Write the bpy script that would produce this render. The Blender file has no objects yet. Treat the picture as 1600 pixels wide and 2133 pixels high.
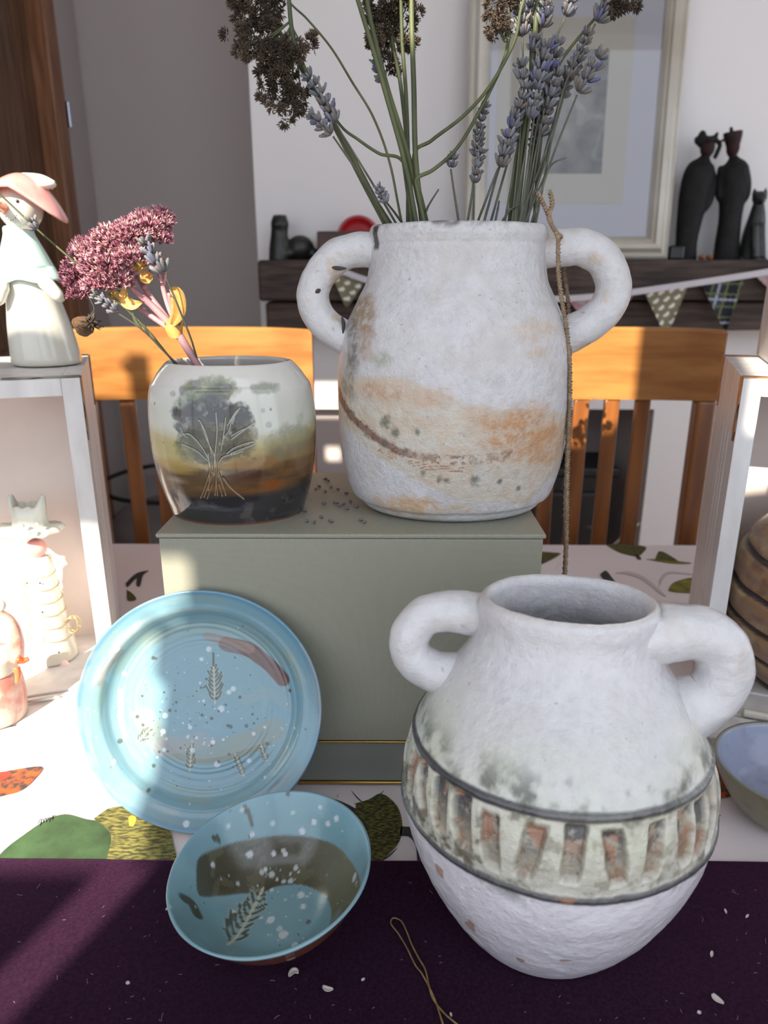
import bpy, bmesh, math, random
import numpy as np
from mathutils import Vector, Matrix, noise as mnoise

S = bpy.context.scene
COL = S.collection
random.seed(7)
RNG = np.random.default_rng(7)

# ------------------------------------------------------------------ camera
FPX, PITCH, YAW = 1490.0, math.radians(17.66), math.radians(0.44)
CAM = Vector((0.0, 0.0, 1.167))
cd = bpy.data.cameras.new('camera')
cam = bpy.data.objects.new('camera', cd)
COL.objects.link(cam)
cam.location = CAM
cam.rotation_euler = (math.pi / 2 - PITCH, 0, YAW)
cd.sensor_fit = 'VERTICAL'
cd.sensor_height = 36.0
cd.sensor_width = 27.0
cd.lens = 36.0 * FPX / 2133.0
cd.clip_start = 0.02
cd.dof.use_dof = True
cd.dof.focus_distance = 0.53
cd.dof.aperture_fstop = 8.0
S.camera = cam

# ------------------------------------------------------------------ light
W = bpy.data.worlds.new('sky')
S.world = W
W.use_nodes = True
_bg = W.node_tree.nodes['Background']
_bg.inputs[0].default_value = (0.80, 0.88, 1.0, 1)
_bg.inputs[1].default_value = 1.8
SUN_AZ, SUN_EL = math.radians(22), math.radians(33)      # from behind the camera, to its left
sl = bpy.data.lights.new('sun', 'SUN')
sl.energy = 11
sl.angle = math.radians(0.2)
sl.color = (1.0, 0.90, 0.74)
sun = bpy.data.objects.new('sun', sl)
COL.objects.link(sun)
SUN_DIR = Vector((math.sin(SUN_AZ) * math.cos(SUN_EL), math.cos(SUN_AZ) * math.cos(SUN_EL), -math.sin(SUN_EL)))
sun.rotation_euler = SUN_DIR.to_track_quat('-Z', 'Y').to_euler()
sun.location = (-3, -6, 4)
S.view_settings.view_transform = 'Standard'
S.view_settings.look = 'None'
S.view_settings.gamma = 1.0
S.view_settings.use_curve_mapping = False
S.view_settings.exposure = 0.24
S.cycles.use_denoising = True
S.cycles.max_bounces = 8
S.cycles.diffuse_bounces = 5
S.cycles.glossy_bounces = 3
S.cycles.sample_clamp_indirect = 6.0
S.cycles.caustics_reflective = False
S.cycles.caustics_refractive = False

# ------------------------------------------------------------------ geometry helpers
_cm = Matrix.Rotation(YAW, 3, 'Z') @ Matrix.Rotation(math.pi / 2 - PITCH, 3, 'X')


def ray(u, v):
    return _cm @ Vector(((u - 800.0) / FPX, -(v - 1066.5) / FPX, -1.0))


def at(u, v, y):
    d = ray(u, v)
    return CAM + d * ((y - CAM.y) / d.y)


def on(u, v, z):
    d = ray(u, v)
    return CAM + d * ((z - CAM.z) / d.z)


def onx(u, v, x):
    d = ray(u, v)
    return CAM + d * ((x - CAM.x) / d.x)


def vnoise(p, seed=0):
    p = np.asarray(p, float)
    i = np.floor(p).astype(np.int64)
    f = p - i
    f = f * f * (3 - 2 * f)
    out = np.zeros(len(p))
    for dx in (0, 1):
        for dy in (0, 1):
            for dz in (0, 1):
                h = (i[:, 0] + dx) * 374761393 + (i[:, 1] + dy) * 668265263 + (i[:, 2] + dz) * 1274126177 + seed * 974711
                h = (h ^ (h >> 13)) * 1274126177 & 0xffffffff
                h = (h ^ (h >> 16)) & 0xffff
                w = (f[:, 0] if dx else 1 - f[:, 0]) * (f[:, 1] if dy else 1 - f[:, 1]) * (f[:, 2] if dz else 1 - f[:, 2])
                out += w * h / 65535.0
    return out * 2 - 1


def fbm(p, scale, oct=4, seed=0, stretch=(1, 1, 1)):
    p = np.asarray(p, float) * np.array(stretch) * scale
    a, s, t = 1.0, 0.0, 0.0
    for k in range(oct):
        s = s + a * vnoise(p * 2 ** k + 17.3 * k, seed + k)
        t += a
        a *= 0.55
    return s / t


def sm(a, b, x):
    t = np.clip((x - a) / (b - a), 0, 1)
    return t * t * (3 - 2 * t)


def sdline(X, Y, pts):
    d = np.full(len(X), 1e9)
    for (ax, ay), (bx, by) in zip(pts[:-1], pts[1:]):
        ex, ey = bx - ax, by - ay
        t = np.clip(((X - ax) * ex + (Y - ay) * ey) / (ex * ex + ey * ey + 1e-18), 0, 1)
        d = np.minimum(d, np.hypot(X - ax - t * ex, Y - ay - t * ey))
    return d


def sdpoly(X, Y, pts):
    P = list(pts) + [pts[0]]
    d = sdline(X, Y, P)
    ins = np.zeros(len(X), bool)
    for (ax, ay), (bx, by) in zip(P[:-1], P[1:]):
        c = (ay > Y) != (by > Y)
        with np.errstate(divide='ignore', invalid='ignore'):
            xi = (bx - ax) * (Y - ay) / (by - ay + 1e-18) + ax
        ins ^= c & (X < xi)
    return np.where(ins, -d, d)


def catmull(P, n):
    P = [np.array(p, float) for p in P]
    if len(P) < 3:
        return np.array([P[0] + (P[-1] - P[0]) * t for t in np.linspace(0, 1, n)])
    Q = [2 * P[0] - P[1]] + P + [2 * P[-1] - P[-2]]
    out = []
    m = len(P) - 1
    for t in np.linspace(0, m, n):
        k = min(int(t), m - 1)
        s = t - k
        a, b, c, d = Q[k], Q[k + 1], Q[k + 2], Q[k + 3]
        out.append(0.5 * (2 * b + (c - a) * s + (2 * a - 5 * b + 4 * c - d) * s * s + (3 * b - a - 3 * c + d) * s ** 3))
    return np.array(out)


def resample(P, n):
    L = np.concatenate([[0], np.cumsum(np.linalg.norm(np.diff(P, axis=0), axis=1))])
    t = np.linspace(0, L[-1], n)
    return np.stack([np.interp(t, L, P[:, k]) for k in range(P.shape[1])], 1)


def tube(P, R, n=8, flat=1.0, up=None):
    """a round tube along points P with radii R (tapered, capped)"""
    P = np.array([tuple(p) for p in P], float)
    R = np.broadcast_to(np.asarray(R, float), (len(P),))
    T = np.gradient(P, axis=0)
    T /= np.linalg.norm(T, axis=1)[:, None] + 1e-12
    a = np.array(up if up is not None else ((0, 0, 1) if abs(T[0][2]) < 0.9 else (0, 1, 0)), float)
    V = []
    N = a - T[0] * a.dot(T[0])
    N /= np.linalg.norm(N)
    ang = np.linspace(0, 2 * math.pi, n, endpoint=False)
    for k in range(len(P)):
        N = N - T[k] * N.dot(T[k])
        N /= np.linalg.norm(N) + 1e-12
        B = np.cross(T[k], N)
        V.append(P[k] + R[k] * (np.cos(ang)[:, None] * N + flat * np.sin(ang)[:, None] * B))
    V = np.concatenate(V)
    F = []
    for k in range(len(P) - 1):
        for j in range(n):
            a0, b0 = k * n + j, k * n + (j + 1) % n
            F.append((a0, b0, b0 + n, a0 + n))
    F.append(tuple(range(n))[::-1])
    F.append(tuple((len(P) - 1) * n + j for j in range(n)))
    return V, F


def stube(pts, r0, r1=None, n=8, m=14, flat=1.0):
    P = catmull(pts, m)
    return tube(P, np.linspace(r0, r0 if r1 is None else r1, m), n, flat)


def ball(c, r, nu=16, nv=10):
    r = np.broadcast_to(np.asarray(r, float), (3,))
    V = [(0, 0, -1)]
    for i in range(1, nv):
        a = -math.pi / 2 + math.pi * i / nv
        for j in range(nu):
            b = 2 * math.pi * j / nu
            V.append((math.cos(a) * math.cos(b), math.cos(a) * math.sin(b), math.sin(a)))
    V.append((0, 0, 1))
    F = [(0, 1 + (j + 1) % nu, 1 + j) for j in range(nu)]
    for i in range(nv - 2):
        for j in range(nu):
            p, q = 1 + i * nu + j, 1 + i * nu + (j + 1) % nu
            F.append((p, q, q + nu, p + nu))
    L = len(V) - 1
    F += [(L, L - nu + j, L - nu + (j + 1) % nu) for j in range(nu)]
    return np.array(V) * r + np.array(tuple(c)), F


def rot(V, M, c=(0, 0, 0)):
    c = np.array(tuple(c))
    return (np.asarray(V) - c) @ np.array(M.to_3x3()).T + c


def boxm(c, s, bev=0.0, M=None, seg=2):
    """bevelled box, centre c, full size s, optional 3x3 rotation"""
    bm = bmesh.new()
    bmesh.ops.create_cube(bm, size=1.0)
    bmesh.ops.scale(bm, vec=s, verts=bm.verts)
    if bev > 0:
        bmesh.ops.bevel(bm, geom=list(bm.edges), offset=min(bev, min(s) * 0.45), segments=seg, affect='EDGES', profile=0.5)
    V = np.array([v.co[:] for v in bm.verts])
    bm.verts.index_update()
    F = [tuple(v.index for v in f.verts) for f in bm.faces]
    bm.free()
    if M is not None:
        V = V @ np.array(M.to_3x3()).T
    return V + np.array(tuple(c)), F


def prism(poly, vec):
    """planar polygon (3-D points) extruded along vec"""
    P = np.array([tuple(p) for p in poly], float)
    n = len(P)
    V = np.concatenate([P, P + np.array(tuple(vec))])
    F = [tuple(range(n))[::-1], tuple(range(n, 2 * n))]
    F += [(j, (j + 1) % n, n + (j + 1) % n, n + j) for j in range(n)]
    return V, F


def grid(V, wrap=False):
    """(m,n,3) array -> verts, quads"""
    m, n = V.shape[:2]
    idx = np.arange(m * n).reshape(m, n)
    a = idx[:-1, :] if wrap else idx[:-1, :-1]
    b = np.roll(idx, -1, 1)[:-1, :] if wrap else idx[:-1, 1:]
    c = np.roll(idx, -1, 1)[1:, :] if wrap else idx[1:, 1:]
    d = idx[1:, :] if wrap else idx[1:, :-1]
    F = np.stack([a, b, c, d], -1).reshape(-1, 4)
    return V.reshape(-1, 3), F


def join(*parts):
    VS, FS, o = [], [], 0
    for V, F in parts:
        V = np.asarray(V)
        VS.append(V)
        FS += [tuple(int(i) + o for i in f) for f in F]
        o += len(V)
    return np.concatenate(VS), FS


# ------------------------------------------------------------------ object helpers
def thing(name, label, cat, loc, group=None):
    o = bpy.data.objects.new(name, None)
    o.empty_display_size = 0.02
    o.location = tuple(loc)
    o['label'] = label
    o['category'] = cat
    if group:
        o['group'] = group
    COL.objects.link(o)
    return o


def root_loc(o):
    p = Vector((0, 0, 0))
    while o is not None:
        p = p + o.location
        o = o.parent
    return p


def add(name, VF, m, parent=None, loc=None, smooth=True, col=None, label=None, cat=None, group=None, kind=None, auto=None):
    """link one mesh object; VF in world coordinates"""
    V, F = VF
    base = root_loc(parent) if parent is not None else Vector(tuple(loc) if loc is not None else (0, 0, 0))
    me = bpy.data.meshes.new(name)
    V = np.asarray(V, float) - np.array(tuple(base))
    me.from_pydata(V.tolist(), [], F.tolist() if isinstance(F, np.ndarray) else F)
    if isinstance(m, (list, tuple)):
        for k in m:
            me.materials.append(k)
    else:
        me.materials.append(m)
    if col is not None:
        at_ = me.color_attributes.new('Col', 'FLOAT_COLOR', 'POINT')
        c4 = np.ones((len(V), 4), np.float32)
        c4[:, :3] = col
        at_.data.foreach_set('color', c4.ravel())
    if smooth:
        me.polygons.foreach_set('use_smooth', np.ones(len(me.polygons), bool))
        if auto:
            me.set_sharp_from_angle(angle=math.radians(auto))
    if len(me.polygons) < 30000:
        bm = bmesh.new()
        bm.from_mesh(me)
        bmesh.ops.recalc_face_normals(bm, faces=bm.faces)
        bm.to_mesh(me)
        bm.free()
    me.update()
    o = bpy.data.objects.new(name, me)
    COL.objects.link(o)
    if parent is not None:
        o.parent = parent
    else:
        o.location = base
    if label:
        o['label'] = label
    if cat:
        o['category'] = cat
    if group:
        o['group'] = group
    if kind:
        o['kind'] = kind
    return o


def fuse(parts, vox):
    """union overlapping shells into one continuous skin"""
    V, F = join(*parts)
    me = bpy.data.meshes.new('tmp')
    me.from_pydata(V.tolist(), [], F)
    o = bpy.data.objects.new('tmp', me)
    COL.objects.link(o)
    md = o.modifiers.new('r', 'REMESH')
    md.mode = 'VOXEL'
    md.voxel_size = vox
    s = o.modifiers.new('s', 'SMOOTH')
    s.iterations = 3
    dg = bpy.context.evaluated_depsgraph_get()
    e = o.evaluated_get(dg)
    m2 = e.to_mesh()
    V = np.empty(len(m2.vertices) * 3)
    m2.vertices.foreach_get('co', V)
    F = [tuple(p.vertices) for p in m2.polygons]
    e.to_mesh_clear()
    bpy.data.objects.remove(o)
    bpy.data.meshes.remove(me)
    return V.reshape(-1, 3), F


def dup(root, delta, label=None, rz=0.0):
    r = root.copy()
    COL.objects.link(r)
    r.location = Vector(root.location) + Vector(delta)
    r.rotation_euler = (0, 0, rz)
    if label:
        r['label'] = label
    for ch in list(root.children):
        c = ch.copy()
        COL.objects.link(c)
        c.parent = r
        for g in ch.children:
            d = g.copy()
            COL.objects.link(d)
            d.parent = c
    return r


# ------------------------------------------------------------------ materials
def srgb(r, g, b):
    f = lambda c: (c / 255 / 12.92) if c <= 10.3 else ((c / 255 + 0.055) / 1.055) ** 2.4
    return np.array((f(r), f(g), f(b)))


def mat(name, base, rough=0.5, metal=0.0, c2=None, nscale=20, nlo=0.35, nhi=0.65, stretch=(1, 1, 1), det=4,
        bump=0.0, bscale=60, bstretch=None, bdist=0.002, vcol=False, coat=0.0, coat_rough=0.1, sheen=0.0, sheen_tint=None,
        spec=0.5, sss=0.0, sss_col=None, wave=None, rough2=None, vmul=0.0):
    m = bpy.data.materials.new(name)
    m.use_nodes = True
    nt = m.node_tree
    N, L = nt.nodes, nt.links
    b = N['Principled BSDF']
    base = tuple(base) if not isinstance(base, str) else base
    b.inputs['Base Color'].default_value = (*base[:3], 1)
    b.inputs['Roughness'].default_value = rough
    b.inputs['Metallic'].default_value = metal
    b.inputs['Specular IOR Level'].default_value = spec
    b.inputs['Coat Weight'].default_value = coat
    b.inputs['Coat Roughness'].default_value = coat_rough
    if sheen:
        b.inputs['Sheen Weight'].default_value = sheen
        b.inputs['Sheen Roughness'].default_value = 0.35
        if sheen_tint is not None:
            b.inputs['Sheen Tint'].default_value = (*sheen_tint, 1)
    if sss:
        b.inputs['Subsurface Weight'].default_value = sss
        b.inputs['Subsurface Scale'].default_value = 0.01
    tc = N.new('ShaderNodeTexCoord')

    def coords(st):
        mp = N.new('ShaderNodeMapping')
        mp.inputs['Scale'].default_value = st
        L.new(tc.outputs['Object'], mp.inputs['Vector'])
        return mp.outputs['Vector']

    csock = None
    if vcol:
        a = N.new('ShaderNodeVertexColor')
        a.layer_name = 'Col'
        csock = a.outputs['Color']
    if c2 is not None or vmul:
        n = N.new('ShaderNodeTexNoise')
        n.inputs['Scale'].default_value = nscale
        n.inputs['Detail'].default_value = det
        L.new(coords(stretch), n.inputs['Vector'])
        r = N.new('ShaderNodeValToRGB')
        r.color_ramp.elements[0].position = nlo
        r.color_ramp.elements[1].position = nhi
        L.new(n.outputs['Fac'], r.inputs['Fac'])
        mx = N.new('ShaderNodeMix')
        mx.data_type = 'RGBA'
        if vmul:
            mx.blend_type = 'MULTIPLY'
            r.color_ramp.elements[0].color = (1 - vmul, 1 - vmul, 1 - vmul, 1)
            mx.inputs['Factor'].default_value = 1.0
            if csock is not None:
                L.new(csock, mx.inputs['A'])
            else:
                mx.inputs['A'].default_value = (*base, 1)
            L.new(r.outputs['Color'], mx.inputs['B'])
        else:
            L.new(r.outputs['Color'], mx.inputs['Factor'])
            if csock is not None:
                L.new(csock, mx.inputs['A'])
            else:
                mx.inputs['A'].default_value = (*base, 1)
            mx.inputs['B'].default_value = (*tuple(c2), 1)
        csock = mx.outputs['Result']
        if rough2 is not None:
            rr = N.new('ShaderNodeMapRange')
            rr.inputs['To Min'].default_value = rough
            rr.inputs['To Max'].default_value = rough2
            L.new(n.outputs['Fac'], rr.inputs['Value'])
            L.new(rr.outputs['Result'], b.inputs['Roughness'])
    if csock is not None:
        L.new(csock, b.inputs['Base Color'])
    if bump or wave:
        bp = N.new('ShaderNodeBump')
        bp.inputs['Strength'].default_value = bump if bump else 0.5
        bp.inputs['Distance'].default_value = bdist
        if wave:                       # (scale, axis)
            w = N.new('ShaderNodeTexWave')
            w.bands_direction = wave[1]
            w.inputs['Scale'].default_value = wave[0]
            w.inputs['Distortion'].default_value = wave[2] if len(wave) > 2 else 0.0
            L.new(coords((1, 1, 1)), w.inputs['Vector'])
            L.new(w.outputs['Fac'], bp.inputs['Height'])
        else:
            n2 = N.new('ShaderNodeTexNoise')
            n2.inputs['Scale'].default_value = bscale
            n2.inputs['Detail'].default_value = 5
            n2.inputs['Roughness'].default_value = 0.65
            L.new(coords(bstretch or (1, 1, 1)), n2.inputs['Vector'])
            L.new(n2.outputs['Fac'], bp.inputs['Height'])
        L.new(bp.outputs['Normal'], b.inputs['Normal'])
        if coat:
            L.new(bp.outputs['Normal'], b.inputs['Coat Normal'])
    return m

# ------------------------------------------------------------------ room shell
ZT = 0.75                                  # table top
m_wall = mat('wall_white', srgb(236, 232, 232), 0.75, bump=0.15, bscale=90, bdist=0.001)
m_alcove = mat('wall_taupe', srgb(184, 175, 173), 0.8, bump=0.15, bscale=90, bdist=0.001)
m_ceil = mat('ceiling_white', srgb(225, 225, 222), 0.8)
m_floor = mat('floor_oak', srgb(150, 112, 78), 0.45, c2=srgb(105, 74, 48), nscale=6, stretch=(1, 14, 1), bump=0.1)
m_door = mat('door_oak', srgb(112, 80, 58), 0.4, c2=srgb(74, 49, 33), nscale=9, stretch=(9, 9, 0.6), bump=0.1, bscale=30)
m_archi = mat('architrave_oak', srgb(150, 104, 74), 0.4, c2=srgb(112, 72, 48), nscale=9, stretch=(9, 9, 0.6))
m_white = mat('white_gloss', srgb(228, 228, 226), 0.35)
YB, YA, XL = 2.15, 2.55, -0.97             # chimney breast, alcove wall, left wall


def struct(name, VF, m, parent=None, smooth=False):
    return add(name, VF, m, parent, smooth=smooth, kind=None if parent is not None else 'structure')


def b2(x0, x1, y0, y1, z0, z1, bev=0.0):
    return boxm(((x0 + x1) / 2, (y0 + y1) / 2, (z0 + z1) / 2), (x1 - x0, y1 - y0, z1 - z0), bev)


struct('floor', b2(-2.5, 2.3, -0.7, 2.8, -0.1, 0.0), m_floor)
struct('ceiling', b2(-2.5, 2.3, -0.7, 2.8, 3.0, 3.1), m_ceil)
# chimney breast with a wide square fireplace opening
BX0, BX1 = -0.374, 1.35
OX0, OX1 = at(585, 900, YB).x, at(1358, 900, YB).x
OZ = at(700, 852, YB).z
struct('wall_back', join(b2(BX0, OX0, YB, YA, 0, 3.0), b2(OX1, BX1, YB, YA, 0, 3.0), b2(OX0, OX1, YB, YA, OZ, 3.0)), m_wall)
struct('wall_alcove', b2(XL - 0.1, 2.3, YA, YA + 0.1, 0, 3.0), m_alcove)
struct('wall_right', join(b2(2.2, 2.3, -0.7, 0.2, 0, 3.0), b2(2.2, 2.3, 1.95, YA, 0, 3.0), b2(2.2, 2.3, 0.2, 1.95, 0, 0.7), b2(2.2, 2.3, 0.2, 1.95, 2.3, 3.0)), m_wall)
struct('added_window', join(b2(2.22, 2.27, 0.2, 1.95, 0.7, 0.75), b2(2.22, 2.27, 0.2, 1.95, 2.25, 2.3), b2(2.22, 2.27, 0.2, 0.25, 0.75, 2.25), b2(2.22, 2.27, 1.9, 1.95, 0.75, 2.25), b2(2.22, 2.27, 1.05, 1.1, 0.75, 2.25)), m_white)  # window added in the unseen right wall to brighten the chimney breast
# the left wall is a short return with a door in it
dy0, dy1 = 1.35, onx(118, 150, XL).y - 0.01
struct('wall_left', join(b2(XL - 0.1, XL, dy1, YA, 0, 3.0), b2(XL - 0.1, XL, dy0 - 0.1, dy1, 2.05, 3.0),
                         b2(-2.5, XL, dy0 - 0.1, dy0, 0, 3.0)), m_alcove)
struct('wall_far', b2(-2.5, -2.4, -0.7, dy0 - 0.1, 0, 3.0), m_wall)
d = struct('door_1', b2(XL - 0.08, XL - 0.035, dy0, dy1 - 0.06, 0.01, 2.0, 0.004), m_door)
struct('architrave', join(b2(XL - 0.1, XL + 0.018, dy1 - 0.07, dy1 + 0.005, 0, 2.06, 0.004),
                          b2(XL - 0.1, XL + 0.018, dy0, dy1, 1.99, 2.06, 0.004)), m_archi, d)
for k, (z0, z1) in enumerate(((0.2, 0.85), (1.0, 1.85))):
    struct('door_panel', b2(XL - 0.045, XL - 0.028, dy0 + 0.12, dy1 - 0.18, z0, z1, 0.006), m_door, d)
hx = onx(134, 240, XL)
struct('door_hinge', b2(XL - 0.02, XL + 0.021, hx.y - 0.012, hx.y + 0.004, hx.z - 0.035, hx.z + 0.035, 0.002),
       mat('hinge_steel', (0.7, 0.75, 0.9), 0.25, 1.0), d)
struct('baseboard_left', b2(XL, XL + 0.015, dy1 + 0.005, YA, 0, 0.12, 0.003), m_white)
struct('baseboard_alcove', b2(XL, BX0, YA - 0.015, YA, 0, 0.12, 0.003), m_white)
struct('sun_patch_panel', b2(OX0, 0.27, 2.19, 2.205, 0.045, OZ, 0.002), m_alcove)  # panel added in the opening to catch a patch of sun
# hearth slab inside the opening
struct('trim_1', b2(OX0 - 0.1, OX1 + 0.1, YB - 0.3, YA, 0.0, 0.045, 0.004), mat('hearth_slate', srgb(70, 68, 70), 0.5, c2=srgb(50, 48, 50), nscale=8))

# rear wall behind the camera: one very wide window
YR = -0.5
WX0, WX1, WZ0, WZ1 = -2.0, 1.8, 0.45, 2.92
struct('wall_rear', join(b2(-2.5, WX0, YR - 0.2, YR, 0, 3.0), b2(WX1, 2.3, YR - 0.2, YR, 0, 3.0), b2(WX0, WX1, YR - 0.2, YR, 0, WZ0), b2(WX0, WX1, YR - 0.2, YR, WZ1, 3.0)), m_wall)
w_ = struct('window_1', join(b2(WX0, WX1, YR - 0.14, YR - 0.08, WZ0, WZ0 + 0.05), b2(WX0, WX0 + 0.05, YR - 0.14, YR - 0.08, WZ0, WZ1), b2(WX1 - 0.05, WX1, YR - 0.14, YR - 0.08, WZ0, WZ1)), m_white)
for x in (-0.1, 0.75):
    struct('mullion', b2(x - 0.022, x + 0.022, YR - 0.14, YR - 0.08, WZ0 + 0.05, WZ1), m_white, w_)
struct('window_sill', b2(WX0 - 0.05, WX1 + 0.05, YR - 0.02, YR + 0.12, WZ0 - 0.03, WZ0), m_white, w_)
struct('patio', b2(-6, 6, -9, -0.75, -0.12, -0.02), mat('patio_stone', srgb(150, 146, 138), 0.8, c2=srgb(120, 116, 110), nscale=3))
# unseen screen added outside to block the sun; gaps cut to throw the patches
YO = -3.0
GAPS = [
    [(-2.05, 3.745), (-1.76, 3.745), (-1.76, 3.96), (-2.05, 3.96)],
    [(-2.05, 3.20), (-1.70, 3.155), (-1.605, 3.155), (-1.600, 3.05), (-1.555, 3.05), (-1.557, 3.15), (-1.602, 3.19), (-1.606, 3.37), (-1.585, 3.39), (-1.580, 3.43), (-1.66, 3.45), (-1.80, 3.525), (-2.05, 3.53)],
    [(-1.715, 3.62), (-1.60, 3.62), (-1.59, 3.72), (-1.70, 3.73), (-1.77, 3.70)],
    [(-2.26, 3.92), (-1.80, 3.92), (-1.80, 4.06), (-2.26, 4.06)],
    [(-1.46, 3.85), (-1.37, 3.85), (-1.287, 3.905), (-1.287, 4.06), (-1.46, 4.06)],
    [(-1.150, 3.605), (-1.03, 3.605), (-1.03, 3.80), (-1.150, 3.80)],
    [(-2.37, 4.416), (-2.19, 4.416), (-2.19, 4.50), (-2.37, 4.50)],
    [(-2.305, 4.280), (-2.248, 4.280), (-2.248, 4.33), (-2.305, 4.33)],
]
SHADOW_BLOB = [(-2.075, 3.90), (-2.10, 3.955), (-2.095, 3.975), (-2.10, 3.995), (-2.115, 4.003), (-2.132, 3.998), (-2.138, 3.98), (-2.128, 3.962), (-2.135, 3.94), (-2.130, 3.90)]  # piece of the screen left solid to cast a dark blob on the chair
_h = 0.0125
zs_ = np.arange(2.95, 4.72, _h)
xs_ = np.arange(-3.4, 0.2, 0.01)
gx, gz = np.meshgrid(xs_ + 0.005, zs_ + _h / 2)
op = np.zeros(gx.size, bool)
for gpoly in GAPS:
    op |= sdpoly(gx.ravel(), gz.ravel(), gpoly) < 0
op &= ~(sdpoly(gx.ravel(), gz.ravel(), SHADOW_BLOB) < 0)
op = op.reshape(gx.shape)
runs = []
for i in range(len(zs_)):
    st0 = None
    for j in range(len(xs_) + 1):
        solid = j < len(xs_) and not op[i, j]
        if solid and st0 is None:
            st0 = j
        if not solid and st0 is not None:
            runs.append(b2(xs_[0] + st0 * 0.01, xs_[0] + j * 0.01, YO - 0.012, YO, zs_[i], zs_[i] + _h))
            st0 = None
t = thing('sun_blocker_screen', 'timber batten screen on two posts outside the window behind the viewer', 'screen', (-1.2, YO, -0.02))
m_bat = mat('blocker_batten', srgb(120, 100, 82), 0.8)
o_ = add('blocker_battens', join(*runs), m_bat, t, smooth=False)
o_['kind'] = 'stuff'
for x in (-3.36, 0.17):
    add('post', b2(x - 0.04, x + 0.04, YO - 0.09, YO - 0.013, -0.02, 4.72), m_bat, t, smooth=False)


# ------------------------------------------------------------------ mantel and what stands on it
m_beam = mat('old_beam', srgb(84, 68, 60), 0.7, c2=srgb(48, 37, 32), nscale=7, stretch=(1, 12, 12), bump=0.5, bscale=14, bstretch=(1, 10, 10), bdist=0.008)
ZM = at(900, 541, 2.0).z
t = thing('mantelpiece', 'dark rough timber mantel of two stacked beams across the white chimney breast', 'mantel', (0.5, 2.07, at(900, 690, 2.0).z))


def beam(x0, x1, y0, y1, z0, z1, seed):
    V, F = boxm(((x0 + x1) / 2, (y0 + y1) / 2, (z0 + z1) / 2), (x1 - x0, y1 - y0, z1 - z0), 0.008)
    me = bpy.data.meshes.new('t')
    me.from_pydata(V.tolist(), [], F)
    bm = bmesh.new()
    bm.from_mesh(me)
    bmesh.ops.subdivide_edges(bm, edges=[e for e in bm.edges if e.calc_length() > 0.3], cuts=40, use_grid_fill=True)
    V = np.array([v.co[:] for v in bm.verts])
    bm.verts.index_update()
    F = [tuple(v.index for v in f.verts) for f in bm.faces]
    bm.free()
    bpy.data.meshes.remove(me)
    dz = 0.004 * fbm(V, 6, 3, seed)
    top = V[:, 2] > z1 - 0.002
    V[:, 1] -= np.where(V[:, 1] < y0 + 0.02, 0.007 * fbm(V, 9, 3, seed), 0)
    V[:, 2] += np.where(top, 0, dz)
    return V, F


z_a, z_b, z_c = ZM, at(900, 626, 2.0).z, at(900, 690, 2.0).z
xm = at(537, 580, 2.0).x
add('beam', beam(xm, BX1, 2.0, YB, z_b, z_a, 3), m_beam, t, smooth=False)
add('beam', beam(xm + 0.012, BX1, 2.025, YB, z_c, z_b - 0.004, 9), m_beam, t, smooth=False)

# framed print leaning on the chimney breast
m_frame = mat('silver_white_frame', srgb(205, 200, 190), 0.28, 0.15, c2=srgb(186, 178, 164), nscale=5, coat=0.4)
YF = 2.06
p_br, p_bl = at(1385, 538, YF), at(963, 538, YF)
fx0, fx1, fz0 = p_bl.x, p_br.x, ZM + 0.001
fw, fh = fx1 - fx0, 0.74
t = thing('framed_print', 'large silvery white frame with small grey print in cream mount, leaning on mantel wall', 'picture', ((fx0 + fx1) / 2, YF, fz0))
lean = math.radians(4)
FM = Matrix.Rotation(-lean, 3, 'X')


def fr(V):
    return rot(V, FM, ((fx0 + fx1) / 2, YF, fz0))


prof = [(0, 0), (0, -0.018), (0.006, -0.024), (0.012, -0.02), (0.016, -0.021), (0.026, -0.033), (0.038, -0.03), (0.043, -0.022), (0.048, -0.024), (0.054, -0.016), (0.058, -0.012), (0.058, 0)]
cor = [(fx0, fz0), (fx1, fz0), (fx1, fz0 + fh), (fx0, fz0 + fh)]
inn = [(1, 1), (-1, 1), (-1, -1), (1, -1)]
for k in range(4):
    k2 = (k + 1) % 4
    A = [(cor[k][0] + inn[k][0] * a, YF + dy, cor[k][1] + inn[k][1] * a) for a, dy in prof]
    B = [(cor[k2][0] + inn[k2][0] * a, YF + dy, cor[k2][1] + inn[k2][1] * a) for a, dy in prof]
    n = len(prof)
    V = np.array(A + B)
    F = [(j, (j + 1) % n, n + (j + 1) % n, n + j) for j in range(n)] + [tuple(range(n))[::-1], tuple(range(n, 2 * n))]
    add('frame_side', (fr(V), F), m_frame, t, smooth=True, auto=35)
m_mat = mat('mount_board', srgb(206, 202, 212), 0.8)
m_sheet = mat('cream_sheet', srgb(205, 197, 183), 0.8)
zt = fz0 + fh
add('mount', (fr(b2(fx0 + 0.05, fx1 - 0.05, YF - 0.006, YF - 0.002, fz0 + 0.05, zt - 0.05)[0]), b2(0, 1, 0, 1, 0, 1)[1]), m_mat, t, smooth=False)
sx0, sx1, sz0, sz1 = at(1062, 25, YF).x - 0.02, at(1318, 200, YF).x, at(1180, 424, YF).z, at(1180, 25, YF).z
add('paper_sheet', (fr(b2(sx0, sx1, YF - 0.008, YF - 0.0062, sz0, sz1)[0]), b2(0, 1, 0, 1, 0, 1)[1]), m_sheet, t, smooth=False)
ix0, ix1, iz0, iz1 = at(1130, 200, YF).x - 0.015, at(1268, 200, YF).x, at(1180, 361, YF).z, at(1180, 96, YF).z
gx, gz = np.meshgrid(np.linspace(ix0, ix1, 90), np.linspace(iz0, iz1, 130))
gv = np.stack([gx, np.full_like(gx, YF - 0.0088), gz], -1)
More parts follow.
